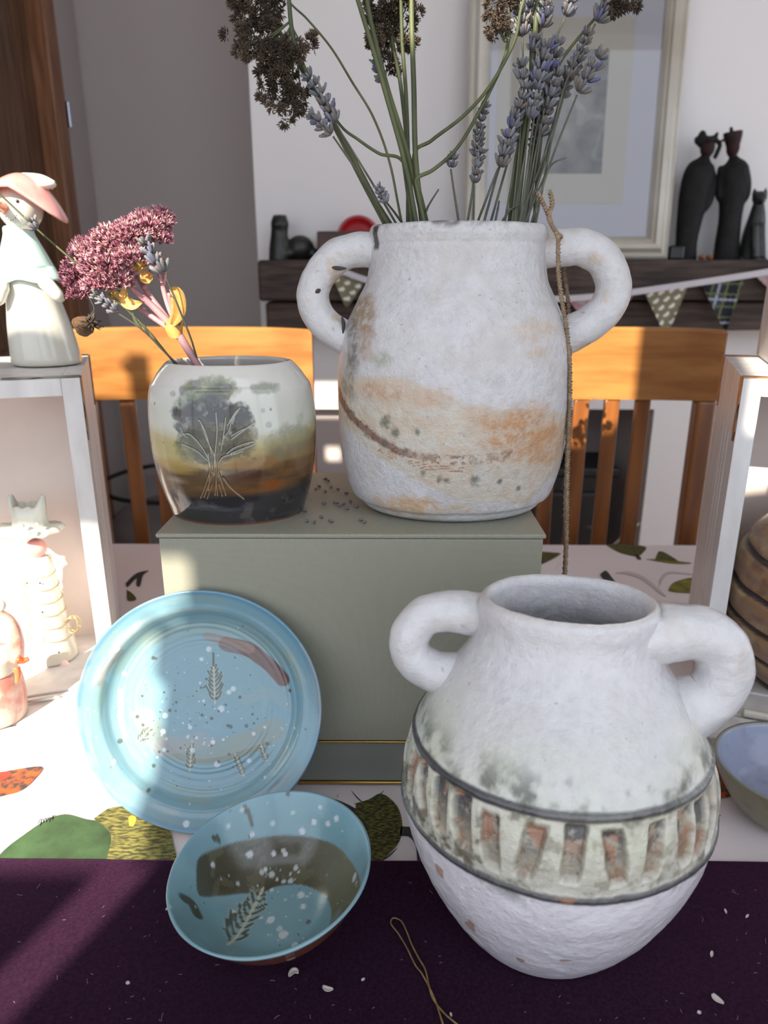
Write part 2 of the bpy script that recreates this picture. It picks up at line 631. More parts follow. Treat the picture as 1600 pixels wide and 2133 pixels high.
q = np.stack([gx.ravel() * 1.0, gz.ravel() * 0 + 1, gz.ravel()], 1)
g = 0.5 + 0.5 * fbm(q, 26, 4, 5) * 1.3
hu, hz = (gx.ravel() - ix0) / (ix1 - ix0), (gz.ravel() - iz0) / (iz1 - iz0)
g = g * 0.55 + 0.28 * np.exp(-(((hu - 0.45) / 0.3) ** 2 + ((hz - 0.5) / 0.28) ** 2)) + 0.15 * (np.abs(fbm(q, 14, 2, 8)) < 0.07)
g = np.clip((g - 0.42) * 1.7 + 0.42, 0, 1)
V, F = grid(gv)
add('printed_image', (fr(V), F), mat('grey_print', (1, 1, 1), 0.7, vcol=True), t,
    col=np.outer(1 - g, srgb(82, 78, 74)) + np.outer(g, srgb(176, 170, 162)))
mg = bpy.data.materials.new('picture_glass')
mg.use_nodes = True
nt = mg.node_tree
nt.nodes.clear()
o_ = nt.nodes.new('ShaderNodeOutputMaterial')
tr = nt.nodes.new('ShaderNodeBsdfTransparent')
gl = nt.nodes.new('ShaderNodeBsdfGlossy')
gl.inputs['Roughness'].default_value = 0.02
mx = nt.nodes.new('ShaderNodeMixShader')
lw = nt.nodes.new('ShaderNodeFresnel')
lw.inputs['IOR'].default_value = 1.5
nt.links.new(lw.outputs[0], mx.inputs[0])
nt.links.new(tr.outputs[0], mx.inputs[1])
nt.links.new(gl.outputs[0], mx.inputs[2])
nt.links.new(mx.outputs[0], o_.inputs[0])
add('glass_pane', (fr(b2(fx0 + 0.05, fx1 - 0.05, YF - 0.0135, YF - 0.012, fz0 + 0.05, zt - 0.05)[0]), b2(0, 1, 0, 1, 0, 1)[1]), mg, t, smooth=False)

# carved dark figures
m_ebony = mat('dark_wood', srgb(26, 24, 24), 0.6, c2=srgb(14, 13, 13), nscale=30, bump=0.7, bscale=60, bdist=0.006, spec=0.25)
m_maroon = mat('maroon_wood', srgb(54, 27, 27), 0.6, c2=srgb(32, 17, 17), nscale=40, spec=0.25)
YQ = 2.07


def P(u, v, y=YQ):
    return at(u, v, y)


def prof_tube(pts, n=20, flat=0.75, m=24):
    """(u, v, half-width px) stations -> upright tube"""
    k = 1.95 / FPX
    C = catmull([tuple(P(u, v)) + (w * k,) for u, v, w in pts], m)
    return tube(C[:, :3], C[:, 3], n, flat, up=(1, 0, 0))


def statue(name, label, body, extra, head, hat, base_uv):
    t = thing(name, label, 'figurine', (P(*base_uv).x, YQ, ZM), None)
    add('body', fuse([prof_tube(body)] + extra, 0.004), m_ebony, t)
    add('head', fuse(head, 0.003), m_maroon, t)
    if hat:
        add('headdress', fuse(hat, 0.003), m_ebony, t)
    return t


px = 1.95 / FPX
t = statue('carved_figure', 'tall black carved figure in robe with winged headdress, right of the picture frame',
           [(1430, 545, 21), (1430, 505, 22), (1437, 455, 26), (1446, 405, 30), (1455, 368, 31), (1462, 346, 26), (1467, 332, 13), (1470, 322, 8)],
           [stube([P(1440, 350), P(1430, 390), P(1426, 430), P(1438, 450)], 0.013), stube([P(1478, 345), P(1484, 380), P(1476, 420), P(1460, 440)], 0.012)],
           [ball(P(1474, 308), (0.019, 0.018, 0.024)), ball(P(1482, 316), (0.006, 0.006, 0.005)), stube([P(1472, 325), P(1469, 338)], 0.009)],
           [ball(P(1462, 290), (0.012, 0.012, 0.022)), stube([P(1462, 300), P(1452, 295), P(1453, 285)], 0.007), stube([P(1475, 290), P(1490, 285), P(1495, 275)], 0.008, 0.004),
            stube([P(1490, 292), P(1500, 300), P(1494, 318), P(1488, 330)], 0.006), ball(P(1476, 292), (0.022, 0.018, 0.010))], (1447, 545))
t = statue('carved_figure', 'tall black carved figure in robe wearing maroon pot hat, beside the black cat',
           [(1512, 545, 27), (1515, 505, 25), (1521, 455, 23), (1526, 405, 27), (1529, 368, 30), (1529, 345, 25), (1528, 332, 12), (1527, 324, 8)],
           [stube([P(1505, 345), P(1500, 380), P(1500, 410), P(1520, 425)], 0.012), stube([P(1550, 345), P(1556, 380), P(1552, 410), P(1535, 425)], 0.012)],
           [ball(P(1527, 308), (0.017, 0.017, 0.024)), prof_tube([(1527, 302, 14), (1527, 285, 18), (1527, 274, 19)], m=8), stube([P(1527, 325), P(1526, 338)], 0.009)],
           [stube([P(1524, 276), P(1523, 264)], 0.006, 0.004), stube([P(1512, 290), P(1498, 296)], 0.005, 0.003)], (1512, 545))
# cat
t = thing('cat_figurine', 'black sitting cat figurine at the right end of the mantel', 'figurine', (P(1575, 545).x, YQ, ZM))
add('body', fuse([prof_tube([(1566, 545, 26), (1566, 525, 25), (1570, 490, 22), (1577, 450, 16), (1580, 425, 11)], flat=1.0),
                  ball(P(1582, 412), (0.019, 0.020, 0.017)), ball(P(1586, 418, YQ - 0.016), (0.009, 0.012, 0.008)),
                  stube([P(1571, 405), P(1572, 398), P(1572, 389)], 0.008, 0.0015), stube([P(1594, 405), P(1595, 398), P(1596, 388)], 0.008, 0.0015),
                  stube([P(1572, 470, YQ - 0.02), P(1572, 510, YQ - 0.03), P(1573, 545, YQ - 0.03)], 0.010), stube([P(1586, 470, YQ - 0.02), P(1587, 510, YQ - 0.03), P(1588, 545, YQ - 0.03)], 0.010),
                  ball(P(1574, 541, YQ - 0.04), (0.011, 0.016, 0.007)), ball(P(1589, 541, YQ - 0.04), (0.011, 0.016, 0.007)),
                  ball(P(1555, 525, YQ + 0.01), (0.026, 0.034, 0.03)), stube([P(1545, 540, YQ + 0.02), P(1538, 541), P(1545, 542, YQ - 0.03)], 0.007, 0.004)], 0.0035),
    mat('black_metal', srgb(44, 46, 46), 0.35, c2=srgb(26, 27, 28), nscale=25), t)
# reclining figure at the left end
t = thing('reclining_figurine', 'dark green-black reclining animal figurine with raised head, left end of mantel', 'figurine', (P(605, 545).x, YQ, ZM))
add('body', fuse([prof_tube([(584, 545, 24), (583, 515, 22), (582, 490, 18), (583, 468, 17), (582, 454, 11)], flat=0.9),
                  ball(P(583, 467), (0.025, 0.026, 0.025)), ball(P(576, 468, YQ - 0.02), (0.009, 0.01, 0.008)),
                  ball(P(626, 517), (0.038, 0.03, 0.034)), ball(P(602, 528), (0.04, 0.026, 0.018)),
                  ball(P(655, 530), (0.016, 0.02, 0.016)), ball(P(572, 452), (0.006, 0.006, 0.007)), ball(P(594, 452), (0.006, 0.006, 0.007))], 0.004),
    mat('bronze_black', srgb(46, 48, 43), 0.4, c2=srgb(26, 27, 24), nscale=20), t)
# red plate on a wood block
t = add('wooden_stand', b2(P(664, 500).x, P(790, 500).x, 2.02, 2.095, ZM, P(700, 484).z, 0.004), mat('reddish_wood', srgb(84, 52, 42), 0.5, c2=srgb(60, 36, 30), nscale=8, stretch=(1, 8, 8)),
        loc=(P(727, 545).x, 2.07, ZM), smooth=False, label='reddish brown wooden block stand under the red disc on mantel', cat='stand')
rc = P(745, 492)
rr = 0.058
ang = np.linspace(0, 2 * math.pi, 48, endpoint=False)
rings = []
for r_, dy in ((0.001, -0.006), (0.6, -0.008), (0.85, -0.011), (1.0, -0.02), (1.02, -0.016), (0.9, 0.0), (0.001, 0.004)):
    rings.append(np.stack([rc.x + rr * r_ * np.cos(ang), np.full(48, 2.128 + dy), P(700, 484).z + rr * 0.98 + rr * r_ * np.sin(ang) - 0.02 * 0], 1))
V, F = grid(np.array(rings), True)
V[:, 2] += -0.0 
zlow = V[:, 2].min()
V[:, 2] -= zlow - (ZM + 0.0005)
V[:, 2] -= 0
add('red_disc', (V, F), mat('red_glaze', srgb(168, 22, 26), 0.3), loc=(rc.x, 2.128, ZM), label='round bright red dish standing upright on mantel behind the white vase', cat='dish')
t = thing('small_trinket', 'tiny orange-brown pair of feet ornaments between the two carved figures', 'ornament', (P(1470, 540).x, 2.04, ZM))
m_or = mat('orange_wood', srgb(150, 92, 50), 0.5)
for du in (-8, 8):
    add('foot', ball(P(1470 + du, 536, 2.04), (0.009, 0.012, 0.0065)), m_or, t)
add('black_box', b2(P(1388, 540).x, P(1418, 540).x, 2.045, 2.1, ZM, P(1400, 512).z, 0.006), mat('black_lacquer', srgb(22, 22, 24), 0.25),
    loc=(P(1403, 540).x, 2.07, ZM), smooth=False, label='small glossy black box at the foot of the picture frame', cat='box')

# bunting
t = thing('bunting', 'fabric bunting string with patterned triangle flags hung along the dark mantel', 'bunting', tuple(at(1290, 612, 1.975)))
m_tape = mat('white_tape', srgb(206, 200, 206), 0.9, bump=0.3, bscale=900)
YT = 1.975
tp = [(672, 548), (770, 585), (900, 612), (1060, 622), (1180, 622), (1290, 612), (1400, 597), (1500, 582), (1600, 566), (1700, 545)]
C = catmull([tuple(at(u, v, YT)) for u, v in tp], 60)
V, F = grid(np.stack([C + (0, -0.003, 0.008), C + (0, -0.003, -0.008), C + (0, 0.002, -0.008), C + (0, 0.002, 0.008), C + (0, -0.003, 0.008)], 1))
add('tape', (V, F), m_tape, t, smooth=False)
m_flag = mat('printed_cotton', (1, 1, 1), 0.9, vcol=True, bump=0.3, bscale=1200, bdist=0.0005)


def flag(ul, vl, ur, vr, ut, vt, kind):
    A, B, T = [np.array(tuple(at(u, v, YT + 0.0035))) for u, v in ((ul, vl), (ur, vr), (ut, vt))]
    n = 46
    S_, R_ = np.meshgrid(np.linspace(0, 1, n), np.linspace(0, 1, n))
    top = A + (B - A) * S_[..., None]
    V = top * (1 - R_[..., None]) + T * R_[..., None] + (B - A) * (S_[..., None] - 0.5) * 0.06 * R_[..., None]
    V[..., 1] -= 0.006 * np.sin(R_ * 3 + S_ * 4) * R_
    s, r = S_.ravel(), R_.ravel()
    w = np.linalg.norm(B - A)
    x, y = (s - 0.5) * w * (1 - r), r * np.linalg.norm(T - (A + B) / 2)
    if kind == 'bird':
        gx, gy = (x / 0.028) + 0.5 * (np.floor(y / 0.02) % 2), y / 0.02
        fx, fy = (gx - np.floor(gx) - .5) * 0.028, (gy - np.floor(gy) - .5) * 0.02
        k = (((fx / 0.008) ** 2 + ((fy + 0.25 * fx) / 0.0042) ** 2) < 1) | (((fx - 0.004) ** 2 + (fy + 0.004) ** 2) < 0.0038 ** 2)
        c = np.where(k[:, None], srgb(226, 222, 214), srgb(124, 118, 92))
    elif kind == 'tartan':
        a, b = x * 0.8 + y * 0.25, y - x * 0.25
        wa, wb = np.mod(a / 0.06, 1), np.mod(b / 0.06, 1)
        c = np.tile(srgb(52, 62, 72), (len(x), 1))
        c = np.where(((wa > .25) & (wa < .6))[:, None], srgb(22, 26, 42), c)
        c = np.where(((wb > .3) & (wb < .62))[:, None], c * 0.45 + srgb(14, 18, 30) * 0.55, c)
        for wv in (wa, wb):
            c = np.where((np.abs(wv - .2) < .025)[:, None] | (np.abs(wv - .66) < .025)[:, None], srgb(112, 118, 62), c)
            c = np.where((np.abs(wv - .9) < .04)[:, None], srgb(160, 165, 175), c)
    else:
        k = fbm(np.stack([x, y, y * 0], 1), 90, 2, 4)
        c = np.where((k > 0.15)[:, None], srgb(168, 120, 130), srgb(172, 160, 158))
    V2, F2 = grid(V)
    add('flag', (V2, F2), m_flag, t, col=c)


flag(682, 552, 766, 578, 722, 640, 'bird')
flag(800, 592, 905, 613, 850, 680, 'plain')
flag(1180, 622, 1325, 608, 1255, 700, 'plain')
flag(1342, 608, 1436, 590, 1388, 700, 'bird')
flag(1460, 590, 1558, 570, 1510, 688, 'tartan')
flag(1572, 572, 1680, 550, 1640, 640, 'plain')

# ------------------------------------------------------------------ inside the fireplace, beside it
m_iron = mat('stove_iron', srgb(38, 37, 38), 0.55, c2=srgb(28, 27, 28), nscale=30)
sx = (at(1130, 1000, 2.3).x + at(1262, 1000, 2.3).x) / 2 - 0.1
sw = 0.2
zs = at(1200, 960, 2.3).z
t = thing('wood_stove', 'black iron wood stove standing in the fireplace opening', 'stove', (sx, 2.32, 0.045))
add('stove_body', b2(sx - sw, sx + sw, 2.22, 2.42, 0.13, zs - 0.03, 0.012), m_iron, t, smooth=False)
add('stove_top', b2(sx - sw - 0.02, sx + sw + 0.02, 2.2, 2.44, zs - 0.03, zs, 0.008), m_iron, t, smooth=False)
add('stove_door', b2(sx - sw + 0.04, sx + sw - 0.04, 2.2, 2.222, 0.2, zs - 0.08, 0.01), m_iron, t, smooth=False)
add('flue_pipe', tube([(sx, 2.34, zs - 0.01), (sx, 2.34, zs + 0.2), (sx, 2.34, 1.4)], 0.06, 20), m_iron, t)
for ax in (-1, 1):
    for ay in (2.24, 2.4):
        add('foot', tube([(sx + ax * (sw - 0.03), ay, 0.045), (sx + ax * (sw - 0.04), ay, 0.135)], (0.012, 0.018), 10), m_iron, t)
pc = Vector((-0.66, 2.2, 0))
t = thing('round_pouffe', 'pale grey round pouffe with black piping behind the left chair', 'pouffe', (pc.x, 2.2, 0))
pp = [(0.001, 0.0), (0.2, 0.0), (0.235, 0.02), (0.245, 0.2), (0.24, 0.4), (0.22, 0.46), (0.15, 0.49), (0.001, 0.5)]
pr = catmull([(r, 0, z) for r, z in pp], 40)
a40 = np.linspace(0, 2 * math.pi, 48, endpoint=False)
V = np.stack([np.stack([pc.x + r * np.cos(a40), 2.2 + r * np.sin(a40), np.full(48, z)], 1) for r, _, z in pr])
add('cushion', grid(V, True), mat('grey_felt', srgb(120, 112, 112), 0.9, bump=0.3, bscale=300), t)
zp = at(285, 1046, 1.96).z
V, F = tube([(pc.x + 0.246 * math.cos(a), 2.2 + 0.246 * math.sin(a), zp) for a in np.linspace(0, 2 * math.pi, 60)], 0.007, 8)
add('piping', (V, F), mat('black_piping', srgb(18, 17, 18), 0.7), t)

# ------------------------------------------------------------------ chairs
m_pine = mat('honey_pine', srgb(174, 120, 64), 0.3, c2=srgb(142, 90, 42), nscale=5, stretch=(1, 9, 9), det=6, coat=0.35, coat_rough=0.25)
m_pine_v = mat('honey_pine_upright', srgb(146, 90, 42), 0.35, c2=srgb(112, 64, 28), nscale=5, stretch=(9, 9, 1), det=6, coat=0.35, coat_rough=0.25)
YC = 1.2
zc1, zc0 = at(400, 688, YC).z, at(400, 832, YC).z
cx = (at(1500, 740, YC).x + at(990, 740, YC).x) / 2
wch = 0.402
t = thing('dining_chair', 'honey pine slat-back dining chair on the right, behind the twine', 'chair', (cx, YC, 0), 'dining chairs across the table')
m = 25
xs = np.linspace(-wch / 2, wch / 2, m)
cur = 0.02 * (xs / (wch / 2)) ** 2
prof = [(-0.011, 0), (-0.011, 1), (-0.006, 1.045), (0.006, 1.045), (0.011, 1), (0.011, 0)]
G = np.array([[(cx + x, YC + 0.015 - c + dy, zc0 + (zc1 - zc0) * h * (1 - 0.03 * (x / 0.2) ** 4)) for dy, h in prof + prof[:1]] for x, c in zip(xs, cur)])
V, F = grid(G)
n = len(prof) + 1
F = F.tolist() + [list(range(n - 1)), list(range((m - 1) * n, m * n - 1))[::-1]]
add('crest_rail', (V, F), m_pine, t, auto=40)
for sgn in (-1, 1):
    xp = cx + sgn * (wch / 2 - 0.016)
    add('back_post', boxm((xp, YC, zc0 / 2), (0.032, 0.03, zc0), 0.005), m_pine_v, t, smooth=False)
    add('leg', boxm((cx + sgn * 0.18, YC - 0.38, 0.22), (0.036, 0.036, 0.44), 0.005), m_pine_v, t, smooth=False)
for k, x in enumerate((0.226, 0.277, 0.328, 0.379, 0.431)):
    xx = x if k else 0.226
    add('slat', boxm((xx - 0.003, YC + 0.012, (zc0 + 0.53) / 2), (0.026, 0.011, zc0 - 0.53), 0.003), m_pine_v, t, smooth=False)
add('lower_rail', boxm((cx, YC + 0.01, 0.53), (wch - 0.06, 0.02, 0.05), 0.004), m_pine, t, smooth=False)
add('seat', boxm((cx, YC - 0.2, 0.455), (0.41, 0.40, 0.03), 0.01), m_pine, t, smooth=False)
add('apron', boxm((cx, YC - 0.385, 0.41), (0.34, 0.02, 0.06), 0.003), m_pine, t, smooth=False)
cxl = (at(145, 760, YC).x + at(657, 760, YC).x) / 2
dup(t, (cxl - cx, 0.0, 0), 'honey pine slat-back dining chair on the left, behind the tree vase')

# ------------------------------------------------------------------ table, cloth, runner
t = thing('dining_table', 'wooden dining table hidden under the printed cloth', 'table', (0.05, 0.6, 0))
m_tab = mat('table_oak', srgb(150, 110, 70), 0.5, c2=srgb(120, 84, 50), nscale=6, stretch=(1, 10, 1))
TX0, TX1, TY0, TY1 = -0.95, 1.05, 0.06, 1.125
add('table_top', b2(TX0, TX1, TY0, TY1, ZT - 0.03, ZT - 0.001, 0.003), m_tab, t, smooth=False)
for x in (TX0 + 0.07, TX1 - 0.07):
    for y in (TY0 + 0.07, TY1 - 0.07):
        add('leg', b2(x - 0.035, x + 0.035, y - 0.035, y + 0.035, 0, ZT - 0.03, 0.004), m_tab, t, smooth=False)
m_cloth = mat('white_linen', srgb(222, 212, 214), 0.9, bump=0.35, bscale=700, bdist=0.0006)
gx, gy = np.meshgrid(np.linspace(TX0 - 0.003, TX1 + 0.003, 300), np.linspace(TY0 - 0.003, TY1 + 0.003, 180))
q = np.stack([gx.ravel(), gy.ravel(), gx.ravel() * 0], 1)
hz = (0.0006 * fbm(q, 9, 3, 21, (1, 2.2, 1))).reshape(gx.shape)
CZ = ZT + 0.0005
V = np.stack([gx, gy, CZ + hz], -1)
top = grid(V)
skirt = []
for ed, nx, ny in ((V[0], 0, -1), (V[-1], 0, 1), (V[:, 0], -1, 0), (V[:, -1], 1, 0)):
    rows = [ed + np.array((nx * a, ny * a, -h)) for a, h in ((0, 0), (0.004, 0.004), (0.006, 0.012), (0.008, 0.1), (0.012, 0.24))]
    k = np.arange(len(ed))
    for i, rw in enumerate(rows[3:]):
        rw[:, 0] += (nx * 0.008 * np.sin(k * 0.25) * (i + 1))
        rw[:, 1] += (ny * 0.008 * np.sin(k * 0.25) * (i + 1))
    skirt.append(grid(np.array(rows)))
cloth = add('tablecloth', join(top, *skirt), m_cloth, loc=(0.05, 0.6, CZ), label='white tablecloth printed with leaves and pumpkins covering the table', cat='tablecloth')


def cprint(name, poly, m, z=0.0009, dense=True):
    P_ = [on(u, v, ZT) for u, v in poly]
    C = catmull([tuple(p) for p in P_ + [P_[0]]], len(P_) * 5 + 1)[:-1]
    C[:, 2] = CZ + z
    n = len(C)
    V = np.concatenate([C, C - (0, 0, 0.0003)])
    F = [tuple(range(n)), tuple(range(n, 2 * n))[::-1]] + [(n + j, n + (j + 1) % n, (j + 1) % n, j) for j in range(n)]
    return add(name, (V, F), m, cloth, smooth=False)


kw = dict(bump=0.35, bscale=700, bdist=0.0006)
m_pg = mat('print_green', srgb(74, 104, 66), 0.9, c2=srgb(48, 66, 40), nscale=28, **kw)
m_pk = mat('print_gold_green', srgb(140, 132, 70), 0.9, c2=srgb(70, 72, 44), nscale=160, nlo=.4, nhi=.6, stretch=(1, 3, 1), **kw)
m_po = mat('print_olive', srgb(98, 94, 34), 0.9, c2=srgb(40, 40, 18), nscale=240, nlo=.42, nhi=.58, stretch=(1, 2.5, 1), **kw)
m_pb = mat('print_charcoal', srgb(58, 58, 60), 0.9, c2=srgb(36, 36, 38), nscale=200, **kw)
m_pr = mat('print_orange', srgb(196, 92, 40), 0.9, c2=srgb(70, 62, 58), nscale=130, nlo=.4, nhi=.6, **kw)
m_prd = mat('print_red', srgb(206, 64, 44), 0.9, **kw)
m_py = mat('print_yellow_olive', srgb(134, 128, 40), 0.9, c2=srgb(90, 88, 36), nscale=60, **kw)
m_pw = mat('print_pale_grey', srgb(190, 180, 182), 0.9, **kw)
m_pyl = mat('print_yellow', srgb(222, 190, 70), 0.9, **kw)
cprint('leaf_print', [(-40, 1830), (8, 1775), (50, 1742), (95, 1712), (135, 1699), (180, 1710), (222, 1716), (232, 1740), (226, 1830)], m_pg)
cprint('leaf_print', [(196, 1708), (235, 1685), (300, 1688), (345, 1722), (362, 1762), (360, 1830), (226, 1830), (232, 1745)], m_pk, 0.0011)
cprint('curl_print', [(268, 1706), (276, 1702), (284, 1708), (280, 1722), (270, 1722)], m_pyl, 0.0013)
cprint('leaf_print', [(742, 1676), (768, 1668), (795, 1656), (826, 1680), (838, 1718), (832, 1755), (806, 1785), (780, 1812), (756, 1770), (738, 1718)], m_po)
cprint('leaf_print', [(660, 1664), (700, 1668), (742, 1688), (742, 1700), (700, 1690), (665, 1680)], m_pb, 0.0008)
cprint('stem_print', [(836, 1724), (862, 1728), (878, 1752), (890, 1812), (872, 1812), (866, 1765), (852, 1745), (834, 1742)], m_pb)
for k in range(6):
    a, b = 0.12 + 0.13 * k, 0.2 + 0.13 * k
    for sgn in (-1, 1):
        c0 = np.array((790 - 14 * k * 0.4, 1800 - 24 * k))
        p1, p2 = c0, c0 + np.array((sgn * 34 + 4, -30))
        cprint('vein_print', [tuple(p1), tuple((p1 + p2) / 2 + (sgn * 2, 2)), tuple(p2), tuple((p1 + p2) / 2 + (sgn * 2, -1))], m_pb, 0.0013)
cprint('pumpkin_print', [(-60, 1620), (0, 1611), (86, 1599), (72, 1626), (42, 1650), (0, 1662), (-60, 1680)], m_pr)
cprint('pumpkin_print', [(-60, 1622), (0, 1613), (24, 1612), (10, 1626), (-60, 1640)], m_prd, 0.0012)
cprint('pumpkin_print', [(1440, 1545), (1520, 1550), (1540, 1640), (1500, 1665), (1470, 1640)], m_pr)
cprint('leaf_print', [(1262, 1136), (1300, 1135), (1344, 1140), (1340, 1152), (1325, 1160), (1290, 1152)], m_po)
cprint('stem_print', [(1322, 1156), (1330, 1158), (1336, 1166), (1328, 1166)], m_pb)
cprint('leaf_print', [(1372, 1150), (1384, 1152), (1414, 1172), (1380, 1168), (1366, 1166)], m_po)
cprint('stem_print', [(1345, 1166), (1380, 1167), (1440, 1174), (1410, 1176), (1370, 1170)], m_py, 0.0008)
cprint('leaf_print', [(1392, 1232), (1402, 1216), (1432, 1206), (1450, 1208), (1450, 1234), (1415, 1236)], m_py)
cprint('stem_print', [(1250, 1198), (1262, 1190), (1275, 1205), (1283, 1218), (1262, 1214)], m_pb)
cprint('leaf_print', [(1110, 1150), (1150, 1152), (1167, 1156), (1130, 1176), (1105, 1180)], m_po)
cprint('leaf_print', [(262, 1216), (284, 1196), (310, 1190), (298, 1200), (292, 1222), (284, 1220), (284, 1206), (266, 1224)], m_pb)
cprint('leaf_print', [(264, 1230), (276, 1238), (284, 1250), (266, 1252)], m_po)
cprint('swirl_print', [(1282, 1195), (1310, 1192), (1345, 1205), (1385, 1240), (1378, 1240), (1340, 1210), (1308, 1198)], m_pw, 0.0007)
cprint('swirl_print', [(1372, 1225), (1378, 1202), (1395, 1192), (1440, 1196), (1440, 1199), (1398, 1196), (1384, 1204)], m_pw, 0.0007)
# small squiggle of script beside the green print
for pts in ([(80, 1716), (84, 1706), (87, 1712), (83, 1720)], [(90, 1714), (95, 1704), (97, 1712)], [(99, 1708), (104, 1702), (103, 1712)], [(106, 1706), (112, 1698), (109, 1708)],
            [(1482, 1772), (1476, 1762), (1470, 1766), (1478, 1774)], [(1468, 1760), (1474, 1764), (1470, 1758)], [(1486, 1696), (1497, 1700), (1501, 1698)]):
    C = catmull([tuple(on(u, v, CZ + 0.0012)) for u, v in pts], 12)
    add('squiggle_print', tube(C, 0.00028, 5), m_pb, cloth)

# velvet runner along the near edge
m_vel = mat('plum_velvet', srgb(40, 15, 36), 0.95, c2=srgb(20, 7, 19), nscale=420, bump=0.6, bscale=1500, bdist=0.0008, sheen=0.75, sheen_tint=srgb(190, 120, 180), spec=0.1)
gx, gy = np.meshgrid(np.linspace(-0.93, 0.9, 260), np.linspace(TY0 + 0.0, on(700, 1793, ZT + 0.003).y, 90))
q = np.stack([gx.ravel(), gy.ravel(), gx.ravel() * 0], 1)
hz = (0.0007 * fbm(q, 14, 3, 33)).reshape(gx.shape)
gy2 = gy + 0.0012 * np.sin(gx * 9) * (gy > gy.max() - 0.01)
ZV = ZT + 0.0036
top = grid(np.stack([gx, gy2, ZV + hz - 0.0004], -1))
e = np.stack([gx[-1], gy2[-1], ZV + hz[-1] - 0.0004], -1)
far = grid(np.array([e, e + (0, 0.0012, -0.0006), e + (0, 0.0014, -0.0026), e * (1, 1, 0) + (0, -0.003, CZ + 0.0012)]))
e = np.stack([gx[0], gy2[0], ZV + hz[0] - 0.0004], -1)
near = grid(np.array([e, e + (0, -0.026, -0.002), e + (0, -0.034, -0.012), e + (0, -0.036, -0.16)]))
ends = []
for k in (0, -1):
    e = np.stack([gx[:, k], gy2[:, k], ZV + hz[:, k] - 0.0004], -1)
    ends.append(grid(np.array([e, e * (1, 1, 0) + (0.0 + (-0.001 if k == 0 else 0.001), 0, CZ + 0.0012)])))
add('table_runner', join(top, far, near, *ends), m_vel, loc=(0, 0.25, ZV), label='deep plum velvet runner along the near edge of the table', cat='runner')
ZV += 0.0004

# ------------------------------------------------------------------ sage storage box
YBX = 0.52
bx0, bx1 = at(323, 1113, YBX).x, at(1139, 1113, YBX).x
zb1 = at(730, 1113, YBX).z
zg = at(750, 1549, YBX).z
m_box = mat('sage_ribbed_paper', srgb(150, 149, 134), 0.42, wave=(420, 'X'), bdist=0.0004, spec=0.35)
m_boxs = mat('sage_ribbed_paper_side', srgb(150, 152, 136), 0.42, wave=(420, 'Y'), bdist=0.0004, spec=0.35)
m_plinth = mat('sage_satin_base', srgb(128, 132, 124), 0.22, spec=0.5)
m_gold = mat('gold_trim', srgb(196, 160, 88), 0.25, 1.0)
t = thing('storage_box', 'sage green ribbed paper box with gold edge lines, both upright vases on top', 'box', ((bx0 + bx1) / 2, YBX + 0.095, CZ))
YBK = YBX + 0.19
add('box_body', b2(bx0 + 0.002, bx1 - 0.002, YBX + 0.001, YBK - 0.001, zg + 0.002, zb1 - 0.004, 0.0012), m_box, t, smooth=False)
add('lid', b2(bx0, bx1, YBX, YBK, zb1 - 0.0036, zb1, 0.0012), m_box, t, smooth=False)
add('plinth', b2(bx0 + 0.004, bx1 - 0.004, YBX + 0.003, YBK - 0.003, CZ + 0.004, zg, 0.001), m_plinth, t, smooth=False)
add('gold_line', b2(bx0 + 0.001, bx1 - 0.001, YBX + 0.0005, YBK, zg - 0.0003, zg + 0.0018, 0.0006), m_gold, t, smooth=False)
add('gold_line', b2(bx0 + 0.002, bx1 - 0.002, YBX + 0.0015, YBK, CZ + 0.0012, CZ + 0.004, 0.0006), m_gold, t, smooth=False)
ZB = zb1 + 0.0003

# ------------------------------------------------------------------ pottery


def vessel(outer, inner, cx, cy, zb, ratio, rows, segs, rz=0.0, sharp=1):
    """oval double-walled pot; (half-width, height) profiles -> dict of arrays"""
    po = catmull(outer, 200)
    pi_ = catmull(inner, 120)
    Pq = np.concatenate([resample(po, int(rows * 0.8)), resample(pi_, rows - int(rows * 0.8))[1:]])
    Pq[:, 0] = np.maximum(Pq[:, 0], 0.0004)
    th = np.linspace(0, 2 * math.pi, segs, endpoint=False)
    th = th - 0.62 * np.sin(th)          # finer towards the decorated front
    R, Z = Pq[:, 0][:, None], Pq[:, 1][:, None]
    x = R * np.sin(th)[None]
    y = -R * ratio * np.cos(th)[None]
    z = np.broadcast_to(Z, x.shape)
    k = int(np.argmax(Pq[:, 1]))
    inn = np.zeros(x.shape, bool)
    inn[k + 1:] = True
    return dict(x=x, y=y, z=z.copy(), th=np.broadcast_to(th[None], x.shape), inn=inn, R=np.broadcast_to(R, x.shape), cx=cx, cy=cy, zb=zb, ratio=ratio, rz=rz, rim=k, prof=Pq)


def place(d, disp=None):
    P3 = np.stack([d['x'], d['y'], d['z']], -1)
    if disp is not None:
        # push along the outward normal of the grid
        du = np.roll(P3, -1, 1) - np.roll(P3, 1, 1)
        dv = np.gradient(P3, axis=0)
        N = np.cross(du, dv)
        N /= np.linalg.norm(N, axis=-1)[..., None] + 1e-12
        P3 = P3 + N * disp[..., None]
    c, s = math.cos(d['rz']), math.sin(d['rz'])
    X = P3[..., 0] * c - P3[..., 1] * s + d['cx']
    Y = P3[..., 0] * s + P3[..., 1] * c + d['cy']
    Vg = np.stack([X, Y, P3[..., 2] + d['zb']], -1)
    V, F = grid(Vg, True)
    n = Vg.shape[1]
    F = F.tolist()
    F.append(list(range(n))[::-1])
    F.append(list(range(len(V) - n, len(V))))
    return V, F


